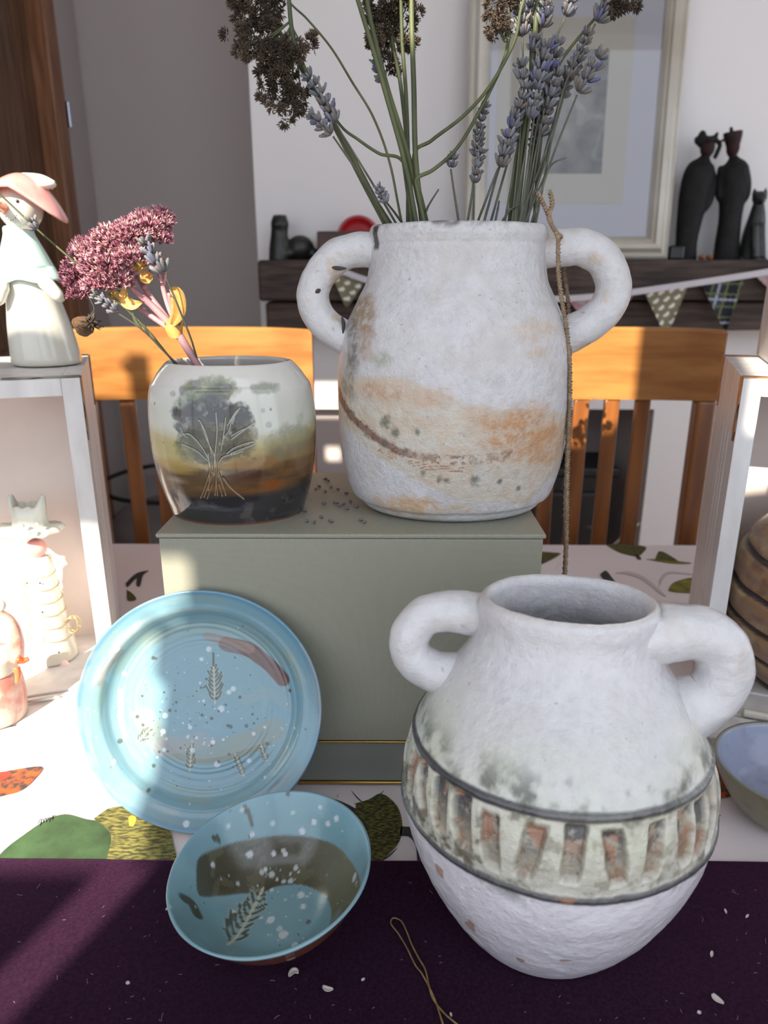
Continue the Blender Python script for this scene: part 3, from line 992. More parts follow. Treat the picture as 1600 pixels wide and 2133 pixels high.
def fmap(d, zmin=0.002):
    """photo point -> (x, z) on the outer front of the pot"""
    k = d['rim']
    pr = d['prof'][:k + 1]
    o = np.argsort(pr[:, 1])
    zz, rr_ = pr[o, 1], pr[o, 0]

    def f(u, v):
        y = d['cy'] - d['ratio'] * 0.8 * rr_.max()
        for _ in range(14):
            p = at(u, v, y)
            r = np.interp(p.z - d['zb'], zz, rr_)
            q = (p.x - d['cx']) / max(r, 1e-4)
            y2 = d['cy'] - d['ratio'] * r * math.sqrt(max(0.0, 1 - min(1, q * q)))
            y = 0.5 * y + 0.5 * y2
        p = at(u, v, y)
        return (p.x - d['cx'], p.z - d['zb'])
    return f


def pmap(f, pts):
    return [f(*p) for p in pts]


def lay(c, m, colr):
    m = np.clip(m, 0, 1)[:, None]
    return c * (1 - m) + np.asarray(colr) * m


def hprof(cx_list, y):
    out = []
    for v, a, b in cx_list:
        A, B = at(a, v, y), at(b, v, y)
        out.append(((B.x - A.x) / 2, A.z))
    return out


m_rough = mat('rough_white_glaze', (1, 1, 1), 0.36, vcol=True, vmul=0.10, nscale=90, nlo=0.3, nhi=0.6, bump=0.75, bscale=240, bdist=0.0020, spec=0.5, coat=0.5, coat_rough=0.24)
m_gloss = mat('clear_gloss_glaze', (1, 1, 1), 0.12, vcol=True, bump=0.08, bscale=120, bdist=0.001, coat=0.6, coat_rough=0.03)
m_aqua = mat('aqua_gloss_glaze', (1, 1, 1), 0.22, vcol=True, bump=0.16, bscale=260, bdist=0.0008, coat=0.5, coat_rough=0.12)

# --- tall white vase with two ring handles
cyv = 0.60
cxv = at(945, 800, cyv).x
zv = ZB
sil = [(478, 776, 1141), (500, 774, 1139), (530, 772, 1136), (560, 768, 1134), (590, 760, 1138), (620, 746, 1150), (660, 728, 1168), (700, 714, 1180), (760, 706, 1186),
       (840, 704, 1184), (920, 710, 1174), (980, 722, 1158), (1020, 736, 1142)]
outer = [(0.0004, 0), (0.06, 0), (0.073, 0.002), (0.079, 0.008)] + [(h - 0.0, z - zv) for h, z in hprof(sil, cyv)][::-1]
outer = [p for p in outer]
zr = outer[-1][1]
rr0 = outer[-1][0]
outer += [(rr0 - 0.002, zr + 0.0025), (rr0 - 0.005, zr + 0.0028)]
inner = [(rr0 - 0.005, zr + 0.0028), (rr0 - 0.008, zr), (rr0 - 0.009, zr - 0.04), (0.085, zr - 0.1), (0.085, zr - 0.15), (0.075, 0.03), (0.06, 0.012), (0.0004, 0.010)]
d = vessel(outer, inner, cxv, cyv, zv, 0.74, 400, 520)
p3 = np.stack([d['x'].ravel(), d['y'].ravel(), d['z'].ravel()], 1)
disp = (0.0011 * fbm(p3, 28, 3, 2) + 0.00035 * fbm(p3, 160, 3, 5)).reshape(d['x'].shape)
disp *= sm(0.0, 0.006, d['z'])
disp = disp + ~d['inn'] * (0.0008 * np.exp(-((d['z'] - zr + 0.004) / 0.003) ** 2) - 0.0007 * np.exp(-((d['z'] - zr + 0.0115) / 0.0016) ** 2))
X, Z = p3[:, 0], p3[:, 2]
front = sm(0.3, -0.1, p3[:, 1] / (0.07))
f = fmap(d)
n1, n2, n3 = fbm(p3, 45, 4, 11), fbm(p3, 130, 4, 12), fbm(p3, 320, 3, 13)
ns = fbm(p3, 120, 4, 14, (0.25, 0.25, 1.6))
c = np.tile(srgb(203, 201, 204), (len(X), 1))
c = lay(c, sm(0.05, 0.6, n3 + 0.3 * n2) * 0.35, srgb(176, 172, 170))
c = lay(c, sm(-0.15, 0.5, n1 + 0.35 * n2) * 0.5, srgb(190, 183, 177))
w = n2 * 0.003
band = pmap(f, [(690, 770), (745, 785), (790, 782), (845, 788), (905, 812), (960, 838), (1050, 852), (1115, 850), (1200, 858), (1190, 950), (1130, 1010), (1100, 1052), (1040, 1048), (950, 1040),
                (900, 1018), (850, 990), (790, 955), (740, 910), (700, 850)])
mb = sm(0.0018, -0.0018, sdpoly(X, Z, band) + w) * front
c = lay(c, mb * 0.85, srgb(196, 188, 174))
c = lay(c, mb * sm(-0.25, 0.35, n2 + 0.5 * ns) * 0.55, srgb(196, 172, 146))
for cxp, cyp, rx, ry, col, amt in [(800, 815, 70, 26, (180, 138, 104), .75), (900, 830, 60, 25, (186, 150, 122), .6), (1085, 900, 90, 60, (182, 132, 84), .9), (1140, 930, 45, 50, (186, 138, 92), .8),
                                   (1000, 860, 50, 20, (190, 150, 115), .5), (755, 655, 34, 55, (146, 118, 84), .85), (760, 725, 26, 40, (150, 112, 78), .7), (735, 720, 16, 70, (88, 88, 78), .8),  # dark ovals along the left edge put side shading into the glaze colour
                                   (795, 750, 25, 22, (150, 155, 130), .7), (725, 790, 20, 60, (120, 112, 96), .7), (1120, 690, 60, 30, (196, 172, 148), .6), (1120, 735, 30, 15, (190, 160, 130), .5),
                                   (850, 1055, 90, 24, (192, 160, 120), .9), (960, 1058, 40, 14, (196, 170, 134), .7), (1090, 1085, 60, 12, (200, 180, 150), .7)]:
    x0, z0 = f(cxp, cyp)
    x1, _ = f(cxp + rx * 0.5, cyp)
    _, z1 = f(cxp, cyp + ry * 0.5)
    ax, az = abs(x1 - x0) * 2 + 1e-4, abs(z1 - z0) * 2 + 1e-4
    q = np.sqrt(((X - x0) / ax) ** 2 + ((Z - z0) / az) ** 2)
    c = lay(c, sm(1.15, 0.45, q + 0.55 * n2 + 0.25 * n3) * amt * (0.45 + 0.55 * sm(-0.35, 0.3, n3 + 0.6 * ns)) * front, srgb(*col))
st = pmap(f, [(702, 800), (712, 835), (735, 870), (780, 910), (830, 940), (890, 955), (960, 960), (1060, 950)])
q = sdline(X, Z, st)
broken = sm(-0.05, 0.25, n3 + 0.6 * fbm(p3, 500, 2, 31)) * (0.45 + 0.55 * sm(-0.3, 0.4, n1))
c = lay(c, sm(0.0052, 0.0030, q + 0.0012 * n2) * broken * 0.95 * front, srgb(112, 66, 42))
x_, z_ = f(820, 940)
c = lay(c, sm(0.0034, 0.002, q) * sm(-0.02, -0.05, X) * 0.8 * front, srgb(104, 62, 40))
for off in (0.0054, 0.0072, 0.0088):
    st2 = [(a, b - off) for a, b in st[3:]]
    c = lay(c, sm(0.0005, 0.0001, sdline(X, Z, st2) + 0.0004 * n3) * (n1 > -0.15) * front * 0.8, srgb(140, 84, 60))
gmask = 0
for cxp, cyp, r in ((805, 880, 11), (822, 900, 9), (800, 925, 8), (990, 1000, 10), (1041, 1003, 6), (930, 1002, 7), (915, 998, 6), (1080, 1018, 6), (870, 900, 6), (880, 985, 6)):
    x0, z0 = f(cxp, cyp)
    c = lay(c, sm(1.3, 0.2, np.hypot((X - x0), (Z - z0) * 0.8) / (r * 0.00042) + 0.7 * n3) * 0.8 * front, srgb(78, 84, 66))
c = lay(c, sm(0.68, 0.76, fbm(p3, 380, 2, 41)) * 0.55, srgb(120, 108, 98))
rimk = sm(zr - 0.004, zr + 0.001, Z) * sm(-0.1, 0.35, n1 + 0.4 * n2)
c = lay(c, rimk * 0.8, srgb(60, 54, 52))
x0, z0 = f(783, 492)
c = lay(c, sm(0.0022, 0.0012, np.abs(X - x0 + 0.0008 * n2)) * sm(0.011, 0.008, np.abs(Z - z0)) * front * (Z < zr + .001), srgb(62, 56, 54))
c = lay(c, sm(zr + 0.0, zr - 0.01, Z) * d['inn'].ravel() * 0.8, srgb(130, 126, 122))
t = thing('two_handled_vase', 'tall white rough-glazed vase with two ring handles on the box, holding dried stems', 'vase', (cxv, cyv, zv))
add('body', place(d, disp), m_rough, t, col=c)


def seat_handle(V, d):
    """flatten the ends of a handle into the wall of its pot"""
    k = d['rim']
    pr = d['prof'][:k + 1]
    o = np.argsort(pr[:, 1])
    c, s = math.cos(-d['rz']), math.sin(-d['rz'])
    x, y = V[:, 0] - d['cx'], V[:, 1] - d['cy']
    xl, yl = x * c - y * s, x * s + y * c
    z = V[:, 2] - d['zb']
    rat = d['rat'](z) if 'rat' in d else d['ratio']
    rho = np.hypot(xl, yl / rat) + 1e-9
    ro = np.interp(z, pr[o, 1], pr[o, 0]) - 0.0035
    f = np.maximum(1.0, ro / rho)
    xl, yl = xl * f, yl * f
    c, s = math.cos(d['rz']), math.sin(d['rz'])
    zt2 = np.where(rho < ro + 0.006, np.minimum(V[:, 2], d['zb'] + d['prof'][k, 1] - 0.0035), V[:, 2])
    return np.stack([xl * c - yl * s + d['cx'], xl * s + yl * c + d['cy'], zt2], 1)


def handle(pts, rad, parent, y, m, base=srgb(206, 204, 206), tan=0.7, seed=1, flat=1.1, y1=None, flare=0.22):
    ys = np.linspace(y, y if y1 is None else y1, len(pts))
    C = catmull([tuple(at(u, v, yy)) for (u, v), yy in zip(pts, ys)], 70)
    C = resample(C, 90)
    s = np.linspace(0, 1, 90)
    r = rad * (1 + flare * (2 * np.abs(s - 0.5)) ** 3 * (0.25 + 1.05 * s))
    V, F = tube(C, r, 40, flat, up=(0, 1, 0))
    F = F[:-2]
    nn = fbm(V, 70, 4, seed)
    T = np.repeat(C, 40, 0)
    dirn = V - T
    V = V + dirn * (0.08 * fbm(V, 45, 3, seed + 3) + 0.03 * fbm(V, 170, 2, seed + 4))[:, None]
    V = seat_handle(V, d)
    c = np.tile(base, (len(V), 1))
    c = lay(c, sm(0.1, 0.5, nn) * tan, srgb(186, 158, 128))
    c = lay(c, sm(0.66, 0.74, fbm(V, 330, 2, seed + 8)) * 0.5, srgb(120, 104, 92))
    return add('handle', (V, F), m, parent, col=c), V, c


h1, V1, c1 = handle([(860, 526), (800, 524), (745, 521), (700, 536), (664, 575), (652, 620), (666, 662), (700, 692), (740, 712), (800, 735)], 0.0118, t, cyv, m_rough, seed=3)
h2, _, _ = handle([(1060, 526), (1118, 521), (1165, 516), (1215, 516), (1257, 541), (1278, 588), (1268, 636), (1232, 672), (1180, 700), (1140, 720), (1080, 740)], 0.0128, t, cyv, m_rough, seed=9, tan=0.5)
# chips where dark clay shows on the left handle
m_chip = mat('bare_dark_clay', srgb(66, 58, 54), 0.8, bump=0.5, bscale=200)
for pts, r in (([(690, 556), (705, 559), (722, 559)], .0016), ([(652, 612), (662, 606), (668, 603)], .002), ([(712, 660), (716, 675), (714, 700)], .003)):
    C = catmull([tuple(at(u, v, cyv - 0.0108)) for u, v in pts], 10)
    add('chip', tube(C, r * np.sin(np.linspace(0.4, 2.9, 10)), 8, 0.5), m_chip, h1)

# --- small glossy vase with a painted tree
cyt = 0.585
cxt = at(487, 900, cyt).x
zt_ = ZB
silt = [(768, 343, 621), (774, 334, 631), (784, 326, 640), (800, 319, 647), (825, 315, 653), (860, 314, 657), (900, 317, 659), (950, 326, 658), (1000, 341, 650), (1040, 357, 638), (1066, 370, 628)]
hp = [(h, z - zt_) for h, z in hprof(silt[3:], cyt)][::-1] + [(0.0612, 0.1105), (0.0572, 0.1165), (0.0535, 0.1208)]
ztop = at(480, 763, 0.545).z - zt_
outer = [(0.0004, 0), (0.036, 0), (0.043, 0.001), (0.0465, 0.006)] + hp + [(0.0505, ztop - 0.0008), (0.0490, ztop + 0.0002)]
inner = [(0.0490, ztop + 0.0002), (0.0472, ztop - 0.001), (0.049, ztop - 0.008), (0.058, ztop - 0.03), (0.06, 0.06), (0.05, 0.02), (0.03, 0.008), (0.0004, 0.007)]
d = vessel(outer, inner, cxt, cyt, zt_, 0.80, 420, 640)
p3 = np.stack([d['x'].ravel(), d['y'].ravel(), d['z'].ravel()], 1)
X, Z = p3[:, 0], p3[:, 2]
front = sm(0.35, 0.0, p3[:, 1] / 0.05)
f = fmap(d)
# lobed outline
lob = 0.0009 * fbm(p3, 18, 2, 77).reshape(d['x'].shape)
n1, n2, n3 = fbm(p3, 40, 4, 51), fbm(p3, 110, 4, 52), fbm(p3, 300, 3, 53)
ns = fbm(p3, 90, 4, 54, (0.14, 0.14, 1.5))
zpx = lambda v: f(487, v)[1]
zz = Z + 0.004 * ns + 0.0035 * n1
lft = X + 0.002 * n1
c = np.tile(srgb(208, 205, 198), (len(X), 1))
c = lay(c, sm(zpx(790), zpx(860), zz) * 0.55, srgb(184, 190, 176))
c = lay(c, sm(zpx(800), zpx(840), zz) * sm(0.25, 0.5, n1) * 0.4, srgb(150, 160, 136))
hor = zpx(950) - 0.006 * np.clip(X / 0.06, -1, 1) + 0.013 * np.maximum(0, X / 0.06) ** 2
c = lay(c, sm(hor + 0.018, hor + 0.004, zz) * 0.9, srgb(170, 156, 100))
c = lay(c, sm(hor + 0.006, hor - 0.004, zz) * sm(-0.02, 0.02, X) * 0.85, srgb(124, 90, 50))
c = lay(c, sm(zpx(965), zpx(985), zz + 0.002 * n2) * 0.92, srgb(78, 58, 40))
c = lay(c, sm(0.0, 0.5, ns) * sm(zpx(940), zpx(960), Z) * sm(zpx(1060), zpx(1020), Z) * 0.6, srgb(128, 88, 48))
for cxp, cyp, rx, ry, col, amt in [(570, 1010, 40, 14, (132, 72, 32), .85), (520, 990, 70, 10, (70, 44, 30), .8), (600, 970, 50, 14, (96, 70, 36), .7), (360, 970, 50, 16, (164, 140, 84), .8), (365, 1000, 26, 8, (176, 162, 140), .4)]:
    x0, z0 = f(cxp, cyp)
    x1, _ = f(cxp + rx * .5, cyp)
    _, z1 = f(cxp, cyp + ry * .5)
    q = np.sqrt(((X - x0) / (abs(x1 - x0) * 2 + 1e-4)) ** 2 + ((Z - z0) / (abs(z1 - z0) * 2 + 1e-4)) ** 2)
    c = lay(c, sm(1.2, 0.3, q + 0.8 * ns + 0.3 * n2) * amt * front, srgb(*col))
c = lay(c, sm(zpx(1018), zpx(1042), zz), srgb(46, 45, 47))
c = lay(c, sm(zpx(1030), zpx(1050), zz) * sm(0.05, 0.45, ns) * 0.7, srgb(80, 84, 92))
c = lay(c, sm(zpx(1030), zpx(1060), zz) * sm(0.2, 0.5, n2) * 0.25, srgb(120, 112, 108))
# crown of the tree
for cxp, cyp, rx, ry, col, amt in [(440, 815, 55, 22, (140, 146, 92), .75), (405, 840, 34, 24, (128, 138, 110), .7), (455, 822, 22, 20, (96, 104, 98), .6),
                                   (400, 885, 34, 38, (84, 80, 74), .9), (425, 915, 42, 40, (66, 68, 62), .9), (455, 880, 40, 50, (72, 74, 74), .9), (495, 880, 30, 34, (70, 70, 60), .9), (490, 925, 36, 26, (92, 90, 70), .85),
                                   (395, 935, 26, 26, (110, 120, 104), .7), (470, 940, 22, 18, (60, 62, 56), .9), (425, 955, 22, 10, (88, 100, 102), .7), (500, 862, 22, 20, (80, 78, 70), .9), (522, 900, 14, 22, (120, 116, 92), .6),
                                   (550, 810, 26, 12, (150, 166, 142), .6), (600, 920, 46, 30, (150, 156, 130), .5), (372, 890, 10, 10, (110, 114, 120), .7), (366, 868, 7, 8, (120, 124, 130), .6), (380, 815, 7, 8, (140, 144, 150), .6),
                                   (408, 800, 8, 8, (140, 144, 150), .6), (476, 808, 8, 7, (130, 134, 138), .6), (560, 885, 6, 6, (140, 142, 146), .5), (548, 855, 5, 5, (140, 142, 146), .5), (360, 820, 6, 6, (150, 152, 158), .5)]:
    x0, z0 = f(cxp, cyp)
    x1, _ = f(cxp + rx * .5, cyp)
    _, z1 = f(cxp, cyp + ry * .5)
    q = np.sqrt(((X - x0) / (abs(x1 - x0) * 2 + 1e-4)) ** 2 + ((Z - z0) / (abs(z1 - z0) * 2 + 1e-4)) ** 2)
    c = lay(c, sm(1.35, 0.8, q + 0.55 * n2 + 0.3 * n3) * min(1, amt * 1.12) * (0.72 + 0.28 * sm(-0.2, 0.2, ns + n3)) * front, srgb(*col) * 0.55)
strokes = [([(448, 1030), (450, 985), (446, 950), (430, 915), (418, 880), (413, 876)], 1.2), ([(446, 985), (447, 950), (452, 900), (450, 860)], 1.4), ([(440, 985), (433, 955), (415, 925), (395, 905), (380, 905)], 1.3),
           ([(432, 960), (410, 940), (390, 930), (378, 925)], 1.1), ([(440, 945), (428, 900), (415, 875)], 1.2), ([(460, 938), (465, 910), (470, 870)], 1.3), ([(466, 912), (478, 895), (482, 878), (500, 850), (492, 860), (474, 885)], 1.1),
           ([(474, 886), (488, 862), (497, 852)], 1.2), ([(482, 915), (500, 902), (530, 880)], 1.3), ([(482, 908), (505, 895), (528, 888)], 1.2), ([(472, 945), (490, 932), (525, 920), (530, 925), (505, 935), (480, 945)], 1.2),
           ([(455, 985), (456, 965), (465, 952), (490, 945), (505, 940)], 1.3), ([(434, 1020), (436, 990), (433, 945)], 1.2), ([(418, 1037), (428, 1010), (436, 985)], 1.3), ([(425, 1035), (436, 1005), (440, 990)], 1.2), ([(432, 1038), (442, 1008)], 1.1),
           ([(453, 1030), (450, 1000)], 1.2), ([(470, 1030), (462, 1005), (455, 985)], 1.3), ([(463, 1032), (456, 1008)], 1.1), ([(508, 1039), (480, 1015), (465, 995)], 1.2), ([(478, 875), (488, 870), (484, 882)], 1.0), ([(376, 890), (382, 905), (392, 912)], 1.1)]
q = np.full(len(X), 1e9)
for pts, w in strokes:
    L = pmap(f, [tuple(p) for p in catmull(pts, 14)]) if len(pts) > 2 else pmap(f, pts)
    q = np.minimum(q, sdline(X, Z, L) / (w * 0.00040))
c = lay(c, sm(2.4, 1.0, q) * front * 0.5, srgb(50, 46, 42))
c = lay(c, sm(1.0, 0.5, q) * front * 0.72, np.where((Z > zpx(975))[:, None], srgb(178, 178, 160), srgb(158, 128, 84)))
lob = lob - (sm(1.5, 0.4, q) * front * 0.0004).reshape(lob.shape)
c = lay(c, sm(0.66, 0.72, fbm(p3, 150, 2, 61)) * (Z > zpx(960)) * 0.6, srgb(70, 64, 58))
c = lay(c, sm(0.0018, 0.0008, Z), srgb(112, 72, 52))
c = lay(c, d['inn'].ravel() * 1.0, srgb(186, 178, 172))
t_tree = thing('tree_vase', 'small glossy oval vase painted with dark tree on pale and brown ground', 'vase', (cxt, cyt, zt_))
add('body', place(d, lob), m_gloss, t_tree, col=c)

# --- big round urn with impressed band
cyu = 0.385
cxu = at(1163, 1500, cyu).x
zu = ZV
outer = [(0.0004, 0), (0.046, 0), (0.053, 0.0015), (0.0585, 0.008), (0.068, 0.022), (0.079, 0.042), (0.089, 0.065), (0.0955, 0.088), (0.0975, 0.108), (0.0970, 0.128), (0.0920, 0.145), (0.0845, 0.163),
         (0.0745, 0.180), (0.0640, 0.195), (0.0560, 0.209), (0.0528, 0.220), (0.0532, 0.229), (0.0526, 0.235), (0.049, 0.2385)]
inner = [(0.049, 0.2385), (0.0455, 0.236), (0.0440, 0.23), (0.0440, 0.215), (0.054, 0.19), (0.078, 0.15), (0.085, 0.1), (0.07, 0.04), (0.04, 0.012), (0.0004, 0.010)]
outer = [(r * 0.985, z) for r, z in outer]
d = vessel(outer, inner, cxu, cyu, zu, 0.80, 470, 600, rz=math.radians(-9))
d['rat'] = lambda z: 0.93 - 0.22 * sm(0.15, 0.225, z)
d['y'] = d['y'] / 0.80 * d['rat'](d['z'])
p3 = np.stack([d['x'].ravel(), d['y'].ravel(), d['z'].ravel()], 1)
X, Z, TH = p3[:, 0], p3[:, 2], d['th'].ravel()
out = ~d['inn'].ravel()
n1, n2, n3 = fbm(p3, 30, 4, 91), fbm(p3, 95, 4, 92), fbm(p3, 280, 3, 93)
disp = 0.0013 * fbm(p3, 24, 3, 94) + 0.0004 * fbm(p3, 150, 3, 95)
zr1 = 0.1505 + 0.0015 * np.sin(TH * 2 + 1) + 0.0008 * n1
zr2 = 0.107 + 0.002 * np.sin(TH * 1 - 0.6) + 0.0015 * n1
rid1, rid2 = np.abs(Z - zr1), np.abs(Z - zr2)
disp += out * (0.0016 * np.exp(-(rid1 / 0.0020) ** 2) + 0.0018 * np.exp(-(rid2 / 0.0024) ** 2))
disp += out * (0.0010 * np.exp(-((Z - zr1 + 0.0045) / 0.0016) ** 2)) * 0
notch = np.zeros(len(X))
nd = np.zeros(len(X))
NT = [0.0, .235, .465, .67, .86, 1.04, 1.25, 1.47, 1.7]
r_ = np.random.default_rng(4)
for a0 in NT + [-a for a in NT[1:]] + list(np.arange(1.95, 4.4, 0.24)):
    a = a0 + 0.045 + r_.normal() * 0.014
    wd_ = r_.uniform(0.85, 1.2)
    zo_ = r_.normal() * 0.0018
    tilt = r_.normal() * 0.05 + 0.12 * a0 * (abs(a0) < 1.8)
    da = np.angle(np.exp(1j * (TH - a - tilt * (Z - 0.128) / 0.04)))
    s_ = np.abs(da) * d['R'].ravel() * 0.95
    m1 = sm(0.0060 * wd_, 0.0032 * wd_, s_ * (1 + 0.25 * sm(0.125, 0.112, Z)) + 0.0012 * n2) * sm(0.0172, 0.0125, np.abs(Z - 0.1298 - zo_) + 0.0014 * n2)
    notch = np.maximum(notch, m1)
    nd = np.maximum(nd, m1 * (0.45 + 0.55 * sm(0.115, 0.142, Z + r_.normal() * 0.006)))
notch *= out
nd *= out
disp -= 0.0032 * notch
disp *= sm(0.0, 0.006, Z)
c = np.tile(srgb(204, 202, 205), (len(X), 1))
c = lay(c, sm(0.0, 0.6, n3) * 0.25, srgb(176, 174, 176))
c = lay(c, sm(0.0, 0.6, n1) * 0.35, srgb(202, 196, 194))
c = lay(c, sm(0.062, 0.0, np.abs(Z - 0.145)) * (0.35 + 0.5 * sm(-0.2, 0.4, n1)) * out, srgb(196, 200, 178))
c = lay(c, out * sm(zr2 + 0.001, zr2 - 0.004, Z), srgb(226, 221, 226))  # lower body lightened in colour, standing in for missing bounce light
ns = fbm(p3, 60, 4, 96, (0.35, 0.35, 2.5))
c = lay(c, out * sm(zr2 - 0.002, zr2 - 0.006, Z) * sm(0.0, 0.5, ns) * 0.4, srgb(196, 188, 192))
inband = out * sm(zr2 - 0.001, zr2 + 0.002, Z) * sm(zr1 + 0.001, zr1 - 0.002, Z)
c = lay(c, inband * 0.5, srgb(196, 192, 168))
c = lay(c, inband * sm(-0.35, 0.5, n2) * 0.5, srgb(166, 162, 138))
left = sm(0.3, -0.9, TH - 2 * math.pi * (TH > math.pi))
c = lay(c, inband * sm(0.0, 0.3, n2 + 0.3 * n3) * (0.35 + 0.6 * left), srgb(98, 92, 76))
smudge = out * (sm(0.020, 0.0, np.abs(Z - zr1 - 0.005)) * sm(-0.02, 0.4, n1 * 0.8 + n2 * 0.7) + sm(0.012, 0.0, np.abs(Z - zr2 + 0.001)) * sm(-0.15, 0.3, n1 + 0.5 * n2))
c = lay(c, smudge * 0.85, srgb(66, 68, 54))
c = lay(c, out * sm(-0.1, 0.5, n3) * sm(0.03, 0.0, np.abs(Z - 0.13)) * 0.25, srgb(120, 118, 100))
c = lay(c, notch * 0.65, srgb(128, 116, 98))
c = lay(c, nd * sm(-0.15, 0.15, n2 + 0.4 * n1 + 0.3 * n3) * 0.9, srgb(150, 102, 74))
c = lay(c, notch * sm(-0.1, 0.25, -n2 + 0.5 * n3) * sm(0.118, 0.145, Z) * 0.95, srgb(52, 52, 58))
c = lay(c, notch * sm(0.3, 0.6, n3) * 0.6, srgb(70, 76, 70))
c = lay(c, out * sm(0.0032, 0.0018, rid1 + 0.0009 * n2) * (0.8 + 0.2 * left), srgb(50, 50, 57))
c = lay(c, out * sm(0.0034, 0.0018, rid2 + 0.0012 * n2) * 0.95, srgb(48, 48, 54))
c = lay(c, out * sm(0.0028, 0.0016, rid2 + 0.0006 * n2) * sm(0.32, 0.42, fbm(p3, 40, 3, 99)), srgb(150, 100, 70))
c = lay(c, out * sm(0.0022, 0.0012, rid1) * sm(0.42, 0.5, fbm(p3, 45, 3, 98)), srgb(140, 92, 66))
c = lay(c, out * (Z < 0.09) * sm(0.56, 0.6, fbm(p3, 62, 2, 97)) * 0.8, srgb(176, 134, 100))
c = lay(c, sm(0.68, 0.76, fbm(p3, 330, 2, 90)) * 0.5, srgb(128, 118, 116))
c = lay(c, out * sm(0.234, 0.239, Z) * 0.5, srgb(196, 184, 172))
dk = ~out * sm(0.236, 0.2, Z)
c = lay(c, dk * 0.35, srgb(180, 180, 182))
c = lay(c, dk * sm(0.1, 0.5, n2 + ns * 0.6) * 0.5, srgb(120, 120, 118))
t_urn = thing('round_urn', 'round-bellied white urn with two lug handles and dark impressed band, standing on velvet', 'vase', (cxu, cyu, zu))
m_urn = mat('rough_urn_glaze', (1, 1, 1), 0.30, vcol=True, vmul=0.08, nscale=120, nlo=0.3, nhi=0.6, bump=0.6, bscale=200, bdist=0.0018, coat=0.7, coat_rough=0.16)
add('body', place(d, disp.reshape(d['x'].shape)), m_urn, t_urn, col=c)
handle([(1085, 1296), (1035, 1288), (980, 1277), (930, 1273), (880, 1287), (853, 1328), (862, 1370), (900, 1396), (950, 1406), (1000, 1414), (1060, 1420)], 0.0114, t_urn, 0.404, m_urn, seed=21, tan=0.25, y1=0.396, flare=0.8)
handle([(1308, 1326), (1356, 1322), (1405, 1318), (1455, 1318), (1500, 1345), (1510, 1395), (1488, 1440), (1450, 1466), (1405, 1484), (1365, 1496)], 0.0145, t_urn, 0.374, m_urn, seed=27, tan=0.2, y1=0.372, flare=0.8)

# --- aqua plate leaning on the box
RP = 0.0965
tl = math.radians(16.5)
pn = np.array((0, -math.cos(tl), math.sin(tl)))
pe = np.array((0, math.sin(tl), math.cos(tl)))
ex = np.array((1.0, 0, 0))
pc_ = np.array((at(418, 1497, 0.49).x, 0.4605 + RP * math.sin(tl), CZ + 0.0035 + RP * math.cos(tl)))
front_p = [(0.0004, -0.017), (0.03, -0.0168), (0.05, -0.0160), (0.062, -0.0152), (0.0695, -0.0138), (0.0745, -0.0108), (0.0780, -0.0065), (0.0810, -0.0035), (0.0862, -0.0018), (0.0925, 0.0008), (0.0955, 0.0022), (RP, 0.0012)]
back_p = [(RP, 0.0012), (RP - 0.0005, -0.0015), (0.09, -0.005), (0.078, -0.009), (0.07, -0.018), (0.058, -0.0215), (0.055, -0.0235), (0.05, -0.0235), (0.048, -0.0215), (0.0004, -0.0215)]
Pq = np.concatenate([resample(catmull(front_p, 200), 300), resample(catmull(back_p, 80), 60)[1:]])
Pq[:, 0] = np.maximum(Pq[:, 0], 0.0004)
nf = 300
th = np.linspace(0, 2 * math.pi, 440, endpoint=False)
wob = 1 + 0.006 * np.sin(2 * th + 0.5) + 0.004 * np.sin(3 * th)
lx, ly = Pq[:, 0][:, None] * np.cos(th) * wob, Pq[:, 0][:, None] * np.sin(th) * wob
lh = np.broadcast_to(Pq[:, 1][:, None], lx.shape) + 0.0004 * fbm(np.stack([lx.ravel(), ly.ravel(), lx.ravel() * 0], 1), 40, 2, 3).reshape(lx.shape)
# throwing rings on the well
rr2 = np.hypot(lx, ly)
lh = lh + 0.00009 * np.sin(rr2 * 1500 + 2 * np.sin(rr2 * 260)) * sm(0.045, 0.055, rr2) * sm(0.075, 0.068, rr2)
PV = pc_ + lx[..., None] * ex + ly[..., None] * pe + lh[..., None] * pn


def plmap(u, v):
    dr = np.array(ray(u, v))
    c0 = pc_ + pn * -0.014
    tt = (c0 - np.array(CAM)).dot(pn) / dr.dot(pn)
    q = np.array(CAM) + dr * tt - c0
    return (q.dot(ex), q.dot(pe))


X, Y = lx.ravel(), ly.ravel()
R2 = np.hypot(X, Y)
A2 = np.arctan2(Y, X)
isf = np.zeros(lx.shape, bool)
isf[:nf] = True
isf = isf.ravel()
p3 = np.stack([X, Y, 0 * X], 1)
n1, n2, n3 = fbm(p3, 30, 4, 71), fbm(p3, 100, 4, 72), fbm(p3, 300, 3, 73)
pol = np.stack([np.cos(A2) * 0.05, np.sin(A2) * 0.05, R2 * 3], 1)
ns = fbm(pol, 55, 4, 74)
c = np.tile(srgb(116, 152, 164), (len(X), 1))
c = lay(c, sm(0.0, 0.6, ns) * 0.6, srgb(130, 160, 162))
c = lay(c, sm(0.05, 0.5, fbm(pol, 40, 3, 79)) * sm(0.055, 0.07, R2) * 0.65, srgb(134, 150, 142))
c = lay(c, sm(0.2, 0.5, n1) * 0.35, srgb(104, 148, 170))
c = lay(c, sm(0.078, 0.081, R2) * sm(0.0905, 0.086, R2) * sm(0.0, 0.45, ns + 0.3 * n1) * 0.4, srgb(164, 160, 156))
c = lay(c, sm(0.0905, 0.0935, R2) * 0.75, srgb(98, 140, 164))
c = lay(c, sm(0.0905, 0.0935, R2) * sm(0.0, 0.4, ns + n1) * 0.5, srgb(150, 154, 154))


